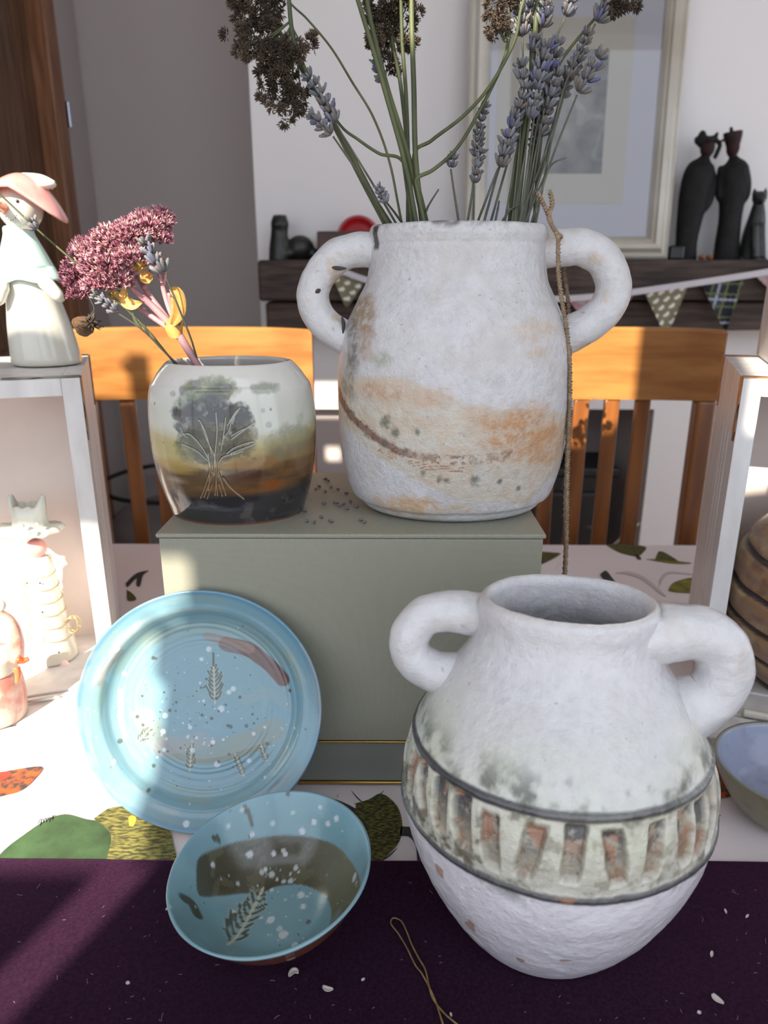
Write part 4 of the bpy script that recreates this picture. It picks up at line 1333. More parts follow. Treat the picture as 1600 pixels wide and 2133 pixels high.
def stroke(pts, w, colr, amt, soft=0.0006, nz=0.0008, brush=0.4):
    global c
    L = pmap(plmap, [tuple(p) for p in catmull(pts, 24)])
    q = sdline(X, Y, L) + nz * n2
    c = lay(c, sm(w * 0.00037 + soft, w * 0.00037 - soft, q) * amt * (1 - brush * sm(-0.2, 0.4, ns)) * isf, srgb(*colr))


stroke([(300, 1500), (330, 1545), (390, 1570), (450, 1565), (520, 1548), (568, 1520)], 24, (138, 144, 130), .7)
stroke([(330, 1545), (390, 1585), (470, 1582), (560, 1550)], 6, (112, 112, 92), .55)
stroke([(330, 1560), (380, 1550), (420, 1545)], 20, (152, 152, 156), .5)
stroke([(470, 1342), (520, 1355), (560, 1385), (588, 1415)], 16, (96, 62, 56), .92, brush=0.25)
stroke([(430, 1325), (480, 1340), (520, 1352)], 10, (140, 118, 108), .6)
stroke([(250, 1390), (290, 1345), (350, 1318), (430, 1306), (520, 1318), (590, 1370)], 15, (126, 146, 138), .5)
stroke([(222, 1420), (212, 1480), (216, 1540), (236, 1590)], 10, (108, 132, 128), .65)
stroke([(218, 1418), (235, 1385), (262, 1352)], 4, (128, 100, 76), .7)
stroke([(250, 1440), (252, 1500), (260, 1530)], 5, (172, 156, 146), .6)
stroke([(510, 1460), (560, 1445), (600, 1470)], 12, (140, 156, 160), .4)
rs = np.random.default_rng(12)


def sprig(mapf, a, b, n, ln, w, open_=0.55):
    """needle segments of a pressed sprig from a (base) to b (tip), px"""
    a, b = np.array(a, float), np.array(b, float)
    dr = (b - a) / np.linalg.norm(b - a)
    pe_ = np.array((-dr[1], dr[0]))
    segs = []
    for k in range(n):
        s0 = 0.06 + 0.9 * k / n
        p = a + (b - a) * s0
        l_ = ln * (0.7 + 0.5 * math.sin(math.pi * min(1, s0 * 0.9 + 0.12))) * (1.05 - 0.75 * s0)
        for sg in (-1, 1):
            l2 = l_ * rs.uniform(0.65, 1.2)
            q_ = p + dr * l2 * 0.8 + pe_ * sg * l2 * open_ + rs.normal(size=2) * 1.2
            mid = (p + q_) / 2 + pe_ * sg * l_ * 0.08
            segs.append([tuple(p + dr * 2), tuple(mid), tuple(q_)])
    return [tuple(a), tuple(b)], segs


def press(a, b, n, ln, w):
    global c
    st_, segs = sprig(plmap, a, b, n, ln, w)
    q = np.full(len(X), 1e9)
    for s_ in segs:
        q = np.minimum(q, sdline(X, Y, pmap(plmap, s_)))
    c = lay(c, sm(w * 1.7, w * 0.9, q) * 0.2 * isf, srgb(196, 196, 178))
    c = lay(c, sm(w, w * 0.55, q) * 0.9 * isf, srgb(74, 80, 62))
    q = sdline(X, Y, pmap(plmap, st_))
    c = lay(c, sm(w * 0.9, w * 0.5, q) * 0.9 * isf, srgb(178, 176, 158))


press((446, 1468), (443, 1385), 8, 30, 0.0010)
stroke([(443, 1362), (443, 1388)], 2.2, (60, 62, 50), .9, 0.0003, 0.0001, 0)
press((284, 1548), (314, 1515), 6, 16, 0.0007)
press((394, 1608), (398, 1545), 7, 18, 0.0008)
press((508, 1618), (488, 1572), 6, 16, 0.0007)
press((556, 1586), (542, 1550), 6, 13, 0.0007)
for k in range(190):
    u, v = 418 + rs.normal() * 95, 1510 + rs.normal() * 85
    x0, y0 = plmap(u, v)
    if math.hypot(x0, y0) > 0.09:
        continue
    big = rs.random()
    if rs.random() < 0.52:
        r0, colr = (0.0004 + 0.0012 * big ** 3), srgb(74, 76, 62)
    else:
        r0, colr = (0.0005 + 0.0022 * big ** 4), srgb(204, 214, 220)
    c = lay(c, sm(r0 * 1.25, r0 * 0.75, np.hypot(X - x0, Y - y0)) * (0.9 if colr[0] < 0.2 else 0.7) * isf, colr)
for u, v, r0 in ((275, 1490, .0022), (338, 1526, .0022), (442, 1548, .0018), (398, 1700, .0024), (252, 1542, .0019), (479, 1516, .0017), (512, 1514, .0016), (365, 1465, .0012), (419, 1492, .0014)):
    x0, y0 = plmap(u, v)
    c = lay(c, sm(r0 * 1.2, r0 * 0.8, np.hypot(X - x0, Y - y0)) * 0.85 * isf, srgb(206, 216, 222) if u in (275, 338, 442, 398) else srgb(76, 78, 62))
c = lay(c, (~isf) * 1.0, srgb(120, 150, 160))
Vp, Fp = grid(PV, True)
n = PV.shape[1]
Fp = Fp.tolist() + [list(range(n)), list(range(len(Vp) - n, len(Vp)))[::-1]]
t = thing('aqua_plate', 'round pale blue speckled plate with pressed sprigs, leaning against sage box', 'plate', (pc_[0], 0.4605, CZ))
add('plate_body', (Vp, Fp), m_aqua, t, col=c)

# --- aqua bowl in front of it
zbw = ZV
cxb, cyb = on(577, 1835, ZT + 0.05).x, 0.377
outer = [(0.0004, 0), (0.026, 0), (0.029, 0.001), (0.031, 0.005), (0.044, 0.014), (0.0565, 0.029), (0.0650, 0.043), (0.0698, 0.0510), (0.0700, 0.0525)]
inner = [(0.0700, 0.0525), (0.0685, 0.0532), (0.0672, 0.0510), (0.0620, 0.042), (0.0535, 0.029), (0.042, 0.0165), (0.03, 0.0095), (0.015, 0.0078), (0.0004, 0.0075)]
outer = [(r * 0.945, z * 0.96) for r, z in outer]
inner = [(r * 0.945, z * 0.96) for r, z in inner]
d = vessel(outer, inner, 0, 0, 0, 0.985, 330, 440)
inn = d['inn'].ravel()
prin = d['prof'][d['rim']:]
o_ = np.argsort(prin[:, 0])
tb = math.radians(4.0)
BM = Matrix.Rotation(math.radians(-6), 3, 'Y') @ Matrix.Rotation(tb, 3, 'X')
bc = np.array((cxb, cyb, zbw + 0.004))
BMn = np.array(BM)


def bmap(u, v):
    dr = np.array(ray(u, v))
    o0 = np.array(CAM) - bc
    o1, d1 = BMn.T @ o0, BMn.T @ dr
    zl = 0.03
    for _ in range(25):
        tt = (zl - o1[2]) / d1[2]
        q = o1 + d1 * tt
        z2 = np.interp(math.hypot(q[0], q[1]), prin[o_, 0], prin[o_, 1])
        zl = 0.6 * zl + 0.4 * z2
    return (q[0], q[1])


def bdist3(u, v):
    x0, y0 = bmap(u, v)
    z0 = np.interp(math.hypot(x0, y0), prin[o_, 0], prin[o_, 1])
    return np.sqrt((X - x0) ** 2 + (Y - y0) ** 2 + (Z - z0) ** 2)


X, Y, Z = d['x'].ravel(), d['y'].ravel(), d['z'].ravel()
p3 = np.stack([X, Y, Z], 1)
R2 = np.hypot(X, Y)
n1, n2, n3 = fbm(p3, 35, 4, 171), fbm(p3, 110, 4, 172), fbm(p3, 300, 3, 173)
c = np.tile(srgb(116, 152, 162), (len(X), 1))
c = lay(c, sm(0.06, 0.069, R2) * inn * 0.7, srgb(120, 162, 184))
c = lay(c, sm(0.1, 0.5, n1) * 0.35, srgb(136, 172, 180))
olive = pmap(bmap, [tuple(p_) for p_ in catmull([(409, 1812), (415, 1785), (450, 1766), (520, 1748), (600, 1740), (680, 1752), (722, 1780), (746, 1820), (752, 1865), (742, 1910), (705, 1950), (655, 1980), (590, 2000), (592, 1985), (640, 1968),
                    (678, 1942), (690, 1905), (682, 1872), (655, 1850), (620, 1841), (575, 1846), (550, 1856), (500, 1860), (430, 1866), (412, 1856), (409, 1812)], 160)[:-1]])
mo = sm(0.0005, -0.0005, sdpoly(X, Y, olive) + 0.0004 * n2) * inn
ocol = np.where((n2 > 0.15)[:, None], srgb(84, 82, 60), srgb(66, 64, 46))
rgt = sm(0.01, 0.05, X)[:, None]
ocol = ocol * (1 - rgt) + srgb(108, 106, 84) * rgt
c = c * (1 - mo[:, None]) + ocol * mo[:, None]


def bstroke(pts, w, colr, amt):
    global c
    L = pmap(bmap, [tuple(p) for p in catmull(pts, 16)])
    c = lay(c, sm(w * 1.3, w * 0.8, sdline(X, Y, L) + 0.0004 * n2) * amt * inn, srgb(*colr))


bstroke([(512, 1686), (520, 1698), (524, 1715)], .0016, (74, 72, 56), .9)
bstroke([(385, 1870), (400, 1880), (412, 1905)], .0026, (62, 62, 48), .95)
bstroke([(446, 1746), (447, 1746)], .0013, (66, 66, 54), .9)
bstroke([(454, 1744), (456, 1752)], .0013, (66, 66, 54), .9)
st_, segs = sprig(bmap, (474, 1966), (548, 1848), 8, 46, 0.001, 0.62)
q = np.full(len(X), 1e9)
for s_ in segs:
    q = np.minimum(q, sdline(X, Y, pmap(bmap, s_)))
c = lay(c, sm(.0024, .0012, q) * inn * 0.45, srgb(168, 176, 160))
c = lay(c, sm(.00125, .0007, q) * inn * 0.92, srgb(58, 62, 48))
q = sdline(X, Y, pmap(bmap, st_))
c = lay(c, sm(.0012, .0007, q) * inn * 0.95, srgb(186, 184, 162))
for k in range(150):
    u, v = 590 + rs.normal() * 95, 1840 + rs.normal() * 85
    x0, y0 = bmap(u, v)
    if math.hypot(x0, y0) > 0.067:
        continue
    r0 = 0.0004 + 0.0018 * rs.random() ** 4
    dark = rs.random() < 0.35
    c = lay(c, sm(r0 * 1.25, r0 * 0.75, bdist3(u, v)) * (0.9 if dark else 0.75) * inn, srgb(58, 58, 46) if dark else srgb(194, 204, 206))
for u, v, r0 in ((655, 1710, .0022), (684, 1714, .0020), (702, 1703, .0022), (630, 1730, .0024), (525, 1736, .0018), (738, 1826, .003), (627, 1862, .0026), (570, 1776, .0017), (594, 1777, .0017), (520, 1778, .0026), (564, 1914, .0026), (590, 1945, .0030),
                 (614, 1966, .0022), (632, 1886, .0020), (443, 1800, .0017), (553, 1810, .0015)):
    x0, y0 = bmap(u, v)
    c = lay(c, sm(r0 * 1.2, r0 * 0.8, bdist3(u, v) + 0.0004 * n3) * 0.85 * inn, srgb(204, 208, 212))
c = lay(c, (~inn) * sm(0.0505, 0.047, Z), srgb(112, 66, 46))
c = lay(c, sm(0.0512, 0.0528, Z) * sm(0.1, 0.5, n2) * 0.5, srgb(168, 176, 176))
disp = (0.0004 * fbm(p3, 40, 2, 175)).reshape(d['x'].shape) * sm(0.0, 0.01, d['z'])
Vb, Fb = place(d, disp)
Vb = Vb @ BMn.T
Vb[:, 2] -= Vb[:, 2].min()
Vb = Vb + np.array((cxb, cyb, zbw))
t = thing('aqua_bowl', 'small pale blue bowl with olive brush swirl and fern, on the velvet', 'bowl', (cxb, cyb, zbw))
add('bowl_body', (Vb, Fb), m_aqua, t, col=c)

# --- lavender-blue dish at the right edge
cxd, cyd = 0.330, 0.490
outer = [(0.0004, 0), (0.03, 0), (0.034, 0.001), (0.043, 0.008), (0.053, 0.022), (0.0595, 0.036), (0.0625, 0.046), (0.0625, 0.0475)]
inner = [(0.0625, 0.0475), (0.061, 0.0482), (0.0595, 0.0465), (0.056, 0.036), (0.048, 0.022), (0.036, 0.012), (0.0004, 0.009)]
d = vessel(outer, inner, cxd, cyd, CZ + 0.0006, 0.95, 130, 200)
p3 = np.stack([d['x'].ravel(), d['y'].ravel(), d['z'].ravel()], 1)
n2 = fbm(p3, 120, 4, 272)
c = np.tile(srgb(122, 116, 88), (len(p3), 1))
c = lay(c, sm(-0.1, 0.5, n2) * 0.5, srgb(96, 92, 66))
c = lay(c, d['inn'].ravel(), srgb(150, 157, 180))
c = lay(c, d['inn'].ravel() * sm(0.0, 0.5, n2) * 0.5, srgb(128, 132, 158))
c = lay(c, sm(0.0455, 0.0475, p3[:, 2]) * 0.7, srgb(128, 132, 118))
t = thing('lavender_dish', 'lavender-blue dish with olive outside at the right edge behind the urn', 'dish', (cxd, cyd, CZ + 0.0006))
add('dish_body', place(d), mat('satin_glaze', (1, 1, 1), 0.3, vcol=True, bump=0.1, bscale=200, coat=0.3, coat_rough=0.2), t, col=c)

# ------------------------------------------------------------------ white crates
m_crate = mat('white_painted_wood', srgb(222, 220, 220), 0.42, c2=srgb(206, 202, 200), nscale=14, stretch=(4, 4, 1), bump=0.25, bscale=60, bstretch=(3, 3, 0.6), bdist=0.0012)
m_back = mat('cream_lining', srgb(216, 202, 194), 0.8, c2=srgb(206, 192, 186), nscale=12)
m_steel = mat('worn_strap_steel', srgb(128, 122, 112), 0.35, 0.8, c2=srgb(80, 70, 58), nscale=70, bump=0.4, bscale=90)
m_rust = mat('rusty_copper_strap', srgb(176, 124, 84), 0.4, 0.7, c2=srgb(92, 66, 46), nscale=70, bump=0.4, bscale=90)
CW, CH, CD, CT = 0.30, 0.333, 0.25, 0.016


def crate(label, corner, sgn, z0, m_strap, inner_depth=0.12, tray=True, width=CW, opened=True, yaw=20):
    """a crate on end; corner = its inner front floor corner, local +x runs outward along the front, +y goes back"""
    a = math.radians(yaw)
    wd = np.array((sgn * math.cos(a), -math.sin(a), 0))
    dp = np.array((sgn * math.sin(a), math.cos(a), 0))
    O = np.array((corner[0], corner[1], z0))

    def T(VF):
        V, F = VF
        V = np.asarray(V)
        V2 = O + V[:, :1] * wd + V[:, 1:2] * dp + V[:, 2:3] * np.array((0, 0, 1))
        if sgn < 0:
            F = [tuple(f)[::-1] for f in F]
        return V2, F
    t = thing('wooden_crate', label, 'crate', O)
    # inner side board with three routed grooves
    xs = [(0, 0)]
    for g in (0.055, 0.085, 0.115):
        xs += [(0, g), (0.0035, g + 0.003), (0.0035, g + 0.006), (0, g + 0.009)]
    xs += [(0, CD), (CT, CD), (CT, 0)]
    add('side_board', T(join(prism([(x, y, 0) for x, y in xs], (0, 0, CH - 0.06)), b2(0, CT, 0, CD, CH - 0.06, CH))), m_crate, t, smooth=False)
    add('side_board', T(b2(width - CT, width, 0, CD, 0, CH, 0.0012)), m_crate, t, smooth=False)
    add('top_board', T(b2(CT, width - CT, 0, CD, CH - CT, CH, 0.0012)), m_crate, t, smooth=False)
    add('bottom_board', T(b2(CT, width - CT, 0, CD, 0, 0.016, 0.0012)), m_crate, t, smooth=False)
    add('back_panel', T(b2(CT, width - CT, inner_depth, inner_depth + 0.006, 0.016, CH - CT)), m_back, t, smooth=False)
    if tray:
        for k, (y1, y0) in enumerate(((-0.001, -0.046), (-0.049, -0.093))):
            add('plank', T(b2(0.004, width - 0.004, y0, y1, 0.0, 0.0145 - 0.0005 * k, 0.0015)), m_crate, t, smooth=False)
    # metal corner straps, two along the top edge and two down the side
    def strap(pts, n):
        V, F = prism(pts, n)
        add('corner_strap', T((V, F)), m_strap, t, smooth=False)
    for y in (0.004, CD - 0.022):
        out = [(0.0, y), (0.03, y + 0.001), (0.034, y + 0.003), (0.04, y), (0.058, y), (0.066, y + 0.003), (0.066, y + 0.008), (0.058, y + 0.011), (0.04, y + 0.011), (0.034, y + 0.008), (0.03, y + 0.011), (0.0, y + 0.012)]
        strap([(x, yy, CH) for x, yy in out], (0, 0, 0.0012))
        y = y - 0.002
        out = [(y, 0.0), (y + 0.001, 0.024), (y + 0.005, 0.03), (y, 0.037), (y, 0.05), (y + 0.006, 0.06), (y + 0.012, 0.06), (y + 0.017, 0.05), (y + 0.017, 0.037), (y + 0.012, 0.03), (y + 0.017, 0.024), (y + 0.018, 0.0)]
        strap([(0, yy, CH - zz) for yy, zz in out], (-0.0012, 0, 0))
    # dark worn line under the front strap
    return t, T, O, wd, dp


cL = on(165, 798, ZT + CH)
LC = (-0.286, 0.664)
zcr = CZ + 0.0012
tL, TL, OL, wL, dL = crate('white painted crate standing on end at left, snow figure on top', LC, -1, zcr, m_steel)
RC = (at(1550, 787, 0.664).x, 0.664)
tR, TR, OR, wR, dR = crate('white painted crate standing on end at right, striped pot inside', RC, 1, zcr, m_rust, inner_depth=0.155)
uc = at(1577, 735, 0.90)
tU, TU, OU, wU, dU = crate('white crate stacked on top of the right-hand crate, mostly out of view', tuple((OR + wR * 0.036)[:2]), 1, zcr + CH + 0.002, m_rust, tray=False, width=0.22)

# ------------------------------------------------------------------ glazed figures
m_por = mat('white_porcelain', srgb(216, 213, 202), 0.15, c2=srgb(206, 201, 186), nscale=12, bump=0.15, bscale=70, bdist=0.001, coat=0.5, coat_rough=0.05)
m_mint = mat('mint_porcelain', srgb(182, 210, 200), 0.15, coat=0.5, coat_rough=0.05, bump=0.1, bscale=60)
m_pinkp = mat('pink_porcelain', srgb(236, 172, 164), 0.15, c2=srgb(226, 146, 140), nscale=30, coat=0.5, coat_rough=0.05)
m_orng = mat('orange_glaze', srgb(236, 96, 50), 0.2, c2=srgb(240, 130, 90), nscale=60, coat=0.5)
m_dot = mat('black_dot', srgb(36, 34, 34), 0.3)


def lathe3(prof, c, segs=40, sx=1.0, sy=1.0, wave=None):
    pr = resample(catmull(prof, 120), 60)
    pr[:, 0] = np.maximum(pr[:, 0], 0.0003)
    th = np.linspace(0, 2 * math.pi, segs, endpoint=False)
    r = np.repeat(pr[:, :1], segs, 1)
    z = np.repeat(pr[:, 1:], segs, 1)
    if wave is not None:
        r, z = wave(r, z, th[None] + 0 * r)
    V = np.stack([c[0] + r * sx * np.sin(th), c[1] - r * sy * np.cos(th), c[2] + z], -1)
    V, F = grid(V, True)
    F = F.tolist() + [list(range(segs))[::-1], list(range(len(V) - segs, len(V)))]
    return V, F


ys = 0.775
k = ys * 0.953 / FPX + 0.02 * 0.3 / FPX
A = lambda u, v, dy=0.0: np.array(tuple(at(u, v, ys + dy)))
zsf = zcr + CH + 0.0012
cS = np.array((A(92, 700)[0], ys, zsf))
HS = A(90, 370)[2] - zsf
zv_ = lambda v: A(90, v)[2] - zsf
t = thing('snow_figurine', 'white glazed snow figure in mint cape and pink hat, on left crate', 'figurine', cS)
shx = (A(38, 480)[0] - cS[0]) / zv_(480)


def shear(VF):
    V, F = VF
    V = V.copy()
    V[:, 0] += shx * (V[:, 2] - zsf)
    return V, F


add('body', shear(lathe3([(0.0003, 0), (0.03, 0), (0.0345, 0.003), (0.0345, 0.012), (0.031, 0.04), (0.026, zv_(620)), (0.022, zv_(560)), (0.012, zv_(500)), (0.0003, zv_(495))], cS, 48)), m_por, t)
add('cape', shear(lathe3([(0.024, zv_(578)), (0.031, zv_(588)), (0.0315, zv_(580)), (0.028, zv_(560)), (0.021, zv_(520)), (0.0155, zv_(490)), (0.013, zv_(472)), (0.0003, zv_(468))], cS, 48, 1.0, 0.95,
    lambda r, z, th: (r * (1 + 0.05 * np.sin(5 * th) * (z < zv_(555))), z + 0.002 * np.sin(5 * th + 1) * (z < zv_(560))))), m_mint, t)
hc = A(42, 432)
add('head', ball(hc, (0.0215, 0.021, 0.023), 28, 18), m_por, t)
nz = stube([A(12, 432, -0.012), A(2, 430, -0.026), A(-14, 426, -0.045)], 0.0075, 0.0015, 14)
add('carrot_nose', nz, m_orng, t)
eyes = [ball(A(36, 419, -0.0195), (0.0016, 0.0012, 0.0018), 10, 6)] + [ball(A(u, v, -0.021), 0.0006, 6, 4) for u, v in ((12, 452), (17, 457), (22, 459), (27, 458), (32, 454), (34, 449))]
add('face_dot', join(*eyes), m_dot, t)
# floppy hat, brim swept down on the right
hb = []
for s in np.linspace(0.05, 1, 14):
    ring = []
    for a in np.linspace(0, 2 * math.pi, 40, endpoint=False):
        rr_ = 0.037 * s
        x, y = rr_ * math.cos(a) * 1.05, rr_ * math.sin(a) * 0.85
        z = 0.017 * (1 - s ** 2.0) - 0.022 * max(0, math.cos(a)) * s ** 2.4 - 0.004 * s * math.cos(2 * a)
        ring.append((hc[0] + 0.006 + x, hc[1] + y, hc[2] + 0.014 + z))
    hb.append(ring)
under = [[(x, y, z - 0.003) for x, y, z in rg] for rg in hb[::-1]]
V, F = grid(np.array(hb + under), True)
add('hat', (V, F), m_pinkp, t)
fb = [A(22, 378), A(50, 372), A(85, 374), A(112, 386)]
add('feather', stube([fb[0], fb[1], fb[2], fb[3]], 0.006, 0.0045, 12, 18, 0.6), m_por, t)
add('hat_bow', ball(A(92, 384), (0.012, 0.009, 0.005), 16, 10), m_por, t)
for pts in ([A(80, 578, -.022), A(96, 590, -.026), A(114, 608, -.026), A(131, 628, -.022)], [A(10, 584, -.028), A(4, 600, -.03), A(0, 618, -.03), A(-2, 634, -.028)]):
    C = catmull(pts, 16)
    add('arm', tube(C, np.interp(np.linspace(0, 1, 16), [0, .3, .8, 1], [.004, .0075, .006, .0025]), 14), m_por, t)

# cone figure with a wide wavy hat inside the left crate
yt = 0.715
A = lambda u, v, dy=0.0: np.array(tuple(at(u, v, yt + dy)))
zfl = zcr + 0.0165
xT = A(118, 1400)[0]
cT = np.array((xT, yt, zfl))
tilt = (A(75, 1140)[0] - A(118, 1400)[0])
zq = lambda v: A(100, v)[2] - zfl
t = thing('cone_figurine', 'white glazed cone figure with wide crinkled hat and pink face, inside left crate', 'figurine', cT)
body = lathe3([(0.0003, 0), (0.024, 0), (0.0255, 0.003), (0.024, 0.02), (0.0205, zq(1300)), (0.0165, zq(1220)), (0.0125, zq(1165)), (0.0003, zq(1158))], cT, 44)
body = (body[0] + np.outer((body[0][:, 2] - zfl) / zq(1140), (tilt, 0, 0)), body[1])
add('body', body, m_por, t)
fc = A(75, 1142)
add('face', ball(fc, (0.0108, 0.0108, 0.0108), 22, 14), m_pinkp, t)
hat = []
hc2 = A(66, 1108)
for s, zz, rr_ in ((0, -0.004, 0.010), (0, -0.002, 0.030), (0, 0.001, 0.033), (0, 0.004, 0.030), (1, 0.008, 0.018), (1, 0.018, 0.017), (1, 0.030, 0.018), (1, 0.031, 0.014), (1, 0.012, 0.012), (1, 0.010, 0.001)):
    rg = []
    for a in np.linspace(0, 2 * math.pi, 56, endpoint=False):
        pk = max(0, math.cos(2 * a)) if s else 0
        top = zz + (0.010 * pk ** 2 if zz > 0.02 else 0)
        w_ = 1 + (0.05 * math.sin(13 * a) if rr_ > 0.025 else 0)
        rg.append((hc2[0] + rr_ * w_ * 1.06 * math.cos(a), hc2[1] + rr_ * w_ * 0.75 * math.sin(a), hc2[2] + top + (0.004 * abs(math.cos(a)) if rr_ > 0.025 else 0) + 0.001 * math.sin(9 * a)))
    hat.append(rg)
add('hat', grid(np.array(hat), True), mat('pale_sage_porcelain', srgb(214, 214, 200), 0.2, coat=0.4, bump=0.15, bscale=80), t)
for du, dv in ((-16, 12), (14, 10), (-4, 22), (6, 18)):
    pass
add('hat_bead', join(*[ball(A(66 + du, 1108 + dv, -0.0225), 0.0026, 12, 8) for du, dv in ((-20, -12), (12, -16), (-8, 4), (8, 2))]), m_por, t)
m_gw = mat('gold_wire', srgb(196, 178, 130), 0.35, 0.8)
wire = []
for j in range(260):
    s = j / 259
    hh = zq(1165) * (1 - s) + zq(1330) * s + 0.004 * math.sin(s * 40)
    rr_ = np.interp(hh, [0, 0.02, zq(1300), zq(1220), zq(1165)], [0.0255, 0.024, 0.0205, 0.0165, 0.0125]) + 0.0008
    a = s * 2 * math.pi * 6.5
    wire.append((cT[0] + tilt * hh / zq(1140) + rr_ * math.cos(a), cT[1] + rr_ * math.sin(a), zfl + hh))
add('wire_wrap', tube(wire, 0.0005, 6), m_gw, t)
loops = []
cl = A(152, 1300, 0.0)
for j in range(120):
    a = j / 119 * 2 * math.pi * 3
    loops.append((cl[0] + (0.007 + 0.001 * math.sin(a * .4)) * math.cos(a), cl[1] - 0.004 * math.sin(a * 0.7), cl[2] + 0.009 * math.sin(a)))
add('wire_coil', tube(loops, 0.00045, 6), m_gw, t)
for (u, v) in ((100, 1310), (125, 1405), (70, 1290), (148, 1370)):
    c_ = A(u, v)
    ax = cT[0] + tilt * (c_[2] - zfl) / zq(1140)
    hh = c_[2] - zfl
    rr_ = np.interp(hh, [0, 0.02, zq(1300), zq(1220)], [0.0255, 0.024, 0.0205, 0.0165])
    dx = max(-0.95, min(0.95, (c_[0] - ax) / rr_))
    p_ = (ax + rr_ * dx, cT[1] - rr_ * math.sqrt(1 - dx * dx), c_[2])
    add('heart', ball(p_, (0.0062, 0.003, 0.0068), 16, 10), mat('blush_porcelain', srgb(244, 214, 204), 0.2, coat=0.4), t)
add('bee_dot', join(*[ball((cT[0] + tilt * (A(u, v)[2] - zfl) / zq(1140) + (A(u, v)[0] - cT[0] - tilt * (A(u, v)[2] - zfl) / zq(1140)), cT[1] - 0.0215 + 0.05 * (A(u, v)[2] - zfl), A(u, v)[2]), 0.0011, 8, 6)
                      for u, v in ((72, 1202), (98, 1202), (104, 1260), (118, 1366), (140, 1340))]), m_dot, t)

# pink bell-shaped figure at the left edge, on the tray
yp = 0.600
A = lambda u, v, dy=0.0: np.array(tuple(at(u, v, yp + dy)))
cP = np.array((A(-12, 1460)[0], yp, zcr + 0.0148))
zq2 = lambda v: A(0, v)[2] - cP[2]
t = thing('pink_figurine', 'mottled pink ceramic figure with hooped top and cream collar at left edge', 'figurine', cP)
m_mp = mat('mottled_pink_glaze', srgb(208, 132, 118), 0.22, c2=srgb(224, 190, 174), nscale=60, nlo=.42, nhi=.62, coat=0.5, coat_rough=0.05)
add('body', lathe3([(0.0003, 0), (0.024, 0), (0.0275, 0.004), (0.029, 0.02), (0.028, 0.04), (0.0245, zq2(1395)), (0.02, zq2(1380)), (0.0003, zq2(1378))], cP, 44), m_mp, t)
add('collar', lathe3([(0.02, zq2(1398)), (0.0258, zq2(1396)), (0.0264, zq2(1385)), (0.0258, zq2(1366)), (0.018, zq2(1362))], cP, 44), m_por, t)
add('hoop', stube([A(32, 1376), A(32, 1335), A(18, 1300), A(-10, 1285), A(-40, 1300), A(-54, 1335), A(-56, 1376)], 0.0075, None, 16, 30), m_mp, t)
add('bead', ball(A(0, 1262), 0.0055, 16, 10), m_por, t)
add('bead_stem', tube([A(-4, 1288), A(0, 1266)], 0.003, 10), m_por, t)
bw = A(45, 1385, -0.012)
add('bow', join(stube([A(36, 1372, -.022), A(48, 1376, -.02), A(60, 1372, -.018)], 0.004, 0.0022, 10), stube([A(34, 1390, -.024), A(37, 1405, -.026), A(36, 1422, -.028)], 0.0036, 0.002, 10)), m_orng, t)
c_ = at(56, 1385, 0.625)
V, F = tube([(c_.x - 0.004, 0.623, zcr + 0.0165), (c_.x + 0.012, 0.628, zcr + 0.017), (c_.x + 0.024, 0.632, zcr + 0.0168)], (0.0012, 0.0026, 0.001), 10)
add('porcelain_leaf', (V, F), m_por, loc=(c_.x + 0.01, 0.627, zcr + 0.0145), label='little white glazed sliver lying on the tray beside pink figure', cat='ornament')

# striped pot in the right crate
cpx, cpy = 0.442, 0.672
t = thing('striped_pot', 'large brown pot with dark spiral stripes inside the right crate', 'pot', (cpx, cpy, zcr + 0.0166))
outer = [(0.0004, 0), (0.05, 0), (0.056, 0.002), (0.068, 0.02), (0.083, 0.055), (0.0885, 0.085), (0.088, 0.115), (0.078, 0.15), (0.06, 0.175), (0.05, 0.184), (0.048, 0.188)]
inner = [(0.048, 0.188), (0.045, 0.187), (0.045, 0.18), (0.07, 0.15), (0.08, 0.1), (0.05, 0.02), (0.0004, 0.012)]
d = vessel(outer, inner, cpx, cpy, zcr + 0.0166, 1.0, 240, 260)
p3 = np.stack([d['x'].ravel(), d['y'].ravel(), d['z'].ravel()], 1)
th, Z = d['th'].ravel(), p3[:, 2]
n1, n2, n3 = fbm(p3, 30, 4, 301), fbm(p3, 90, 4, 302), fbm(p3, 60, 4, 303, (0.4, 0.4, 3))
ph = np.mod(Z / 0.034 - th / (2 * math.pi) * 1.0 + 0.06 * n1 + 0.2 + 0.55 * np.sin(th + 1.2), 1.0)
g = np.exp(-((ph - 0.5) / (0.10 + 0.03 * n1)) ** 2)
c = np.tile(srgb(146, 112, 82), (len(p3), 1))
c = lay(c, sm(-0.1, 0.4, n1 + 0.4 * n3), srgb(176, 152, 112))
c = lay(c, sm(0.0, 0.5, n2 + 0.3 * n3) * 0.7, srgb(104, 72, 52))
c = lay(c, sm(0.75, 0.95, ph) * 0.5, srgb(118, 96, 92))
c = lay(c, sm(0.05, 0.0, Z) * sm(0.0, 0.4, n3) * 0.6, srgb(110, 62, 44))
c = lay(c, sm(0.2, 0.6, g) * 0.95, srgb(34, 31, 38))
add('pot_body', place(d, ((-0.0045 * g + 0.001 * n1) * sm(0, 0.01, Z)).reshape(d['x'].shape)), mat('wood_fired_glaze', (1, 1, 1), 0.3, vcol=True, bump=0.2, bscale=90, coat=0.5, coat_rough=0.1), t, col=c)
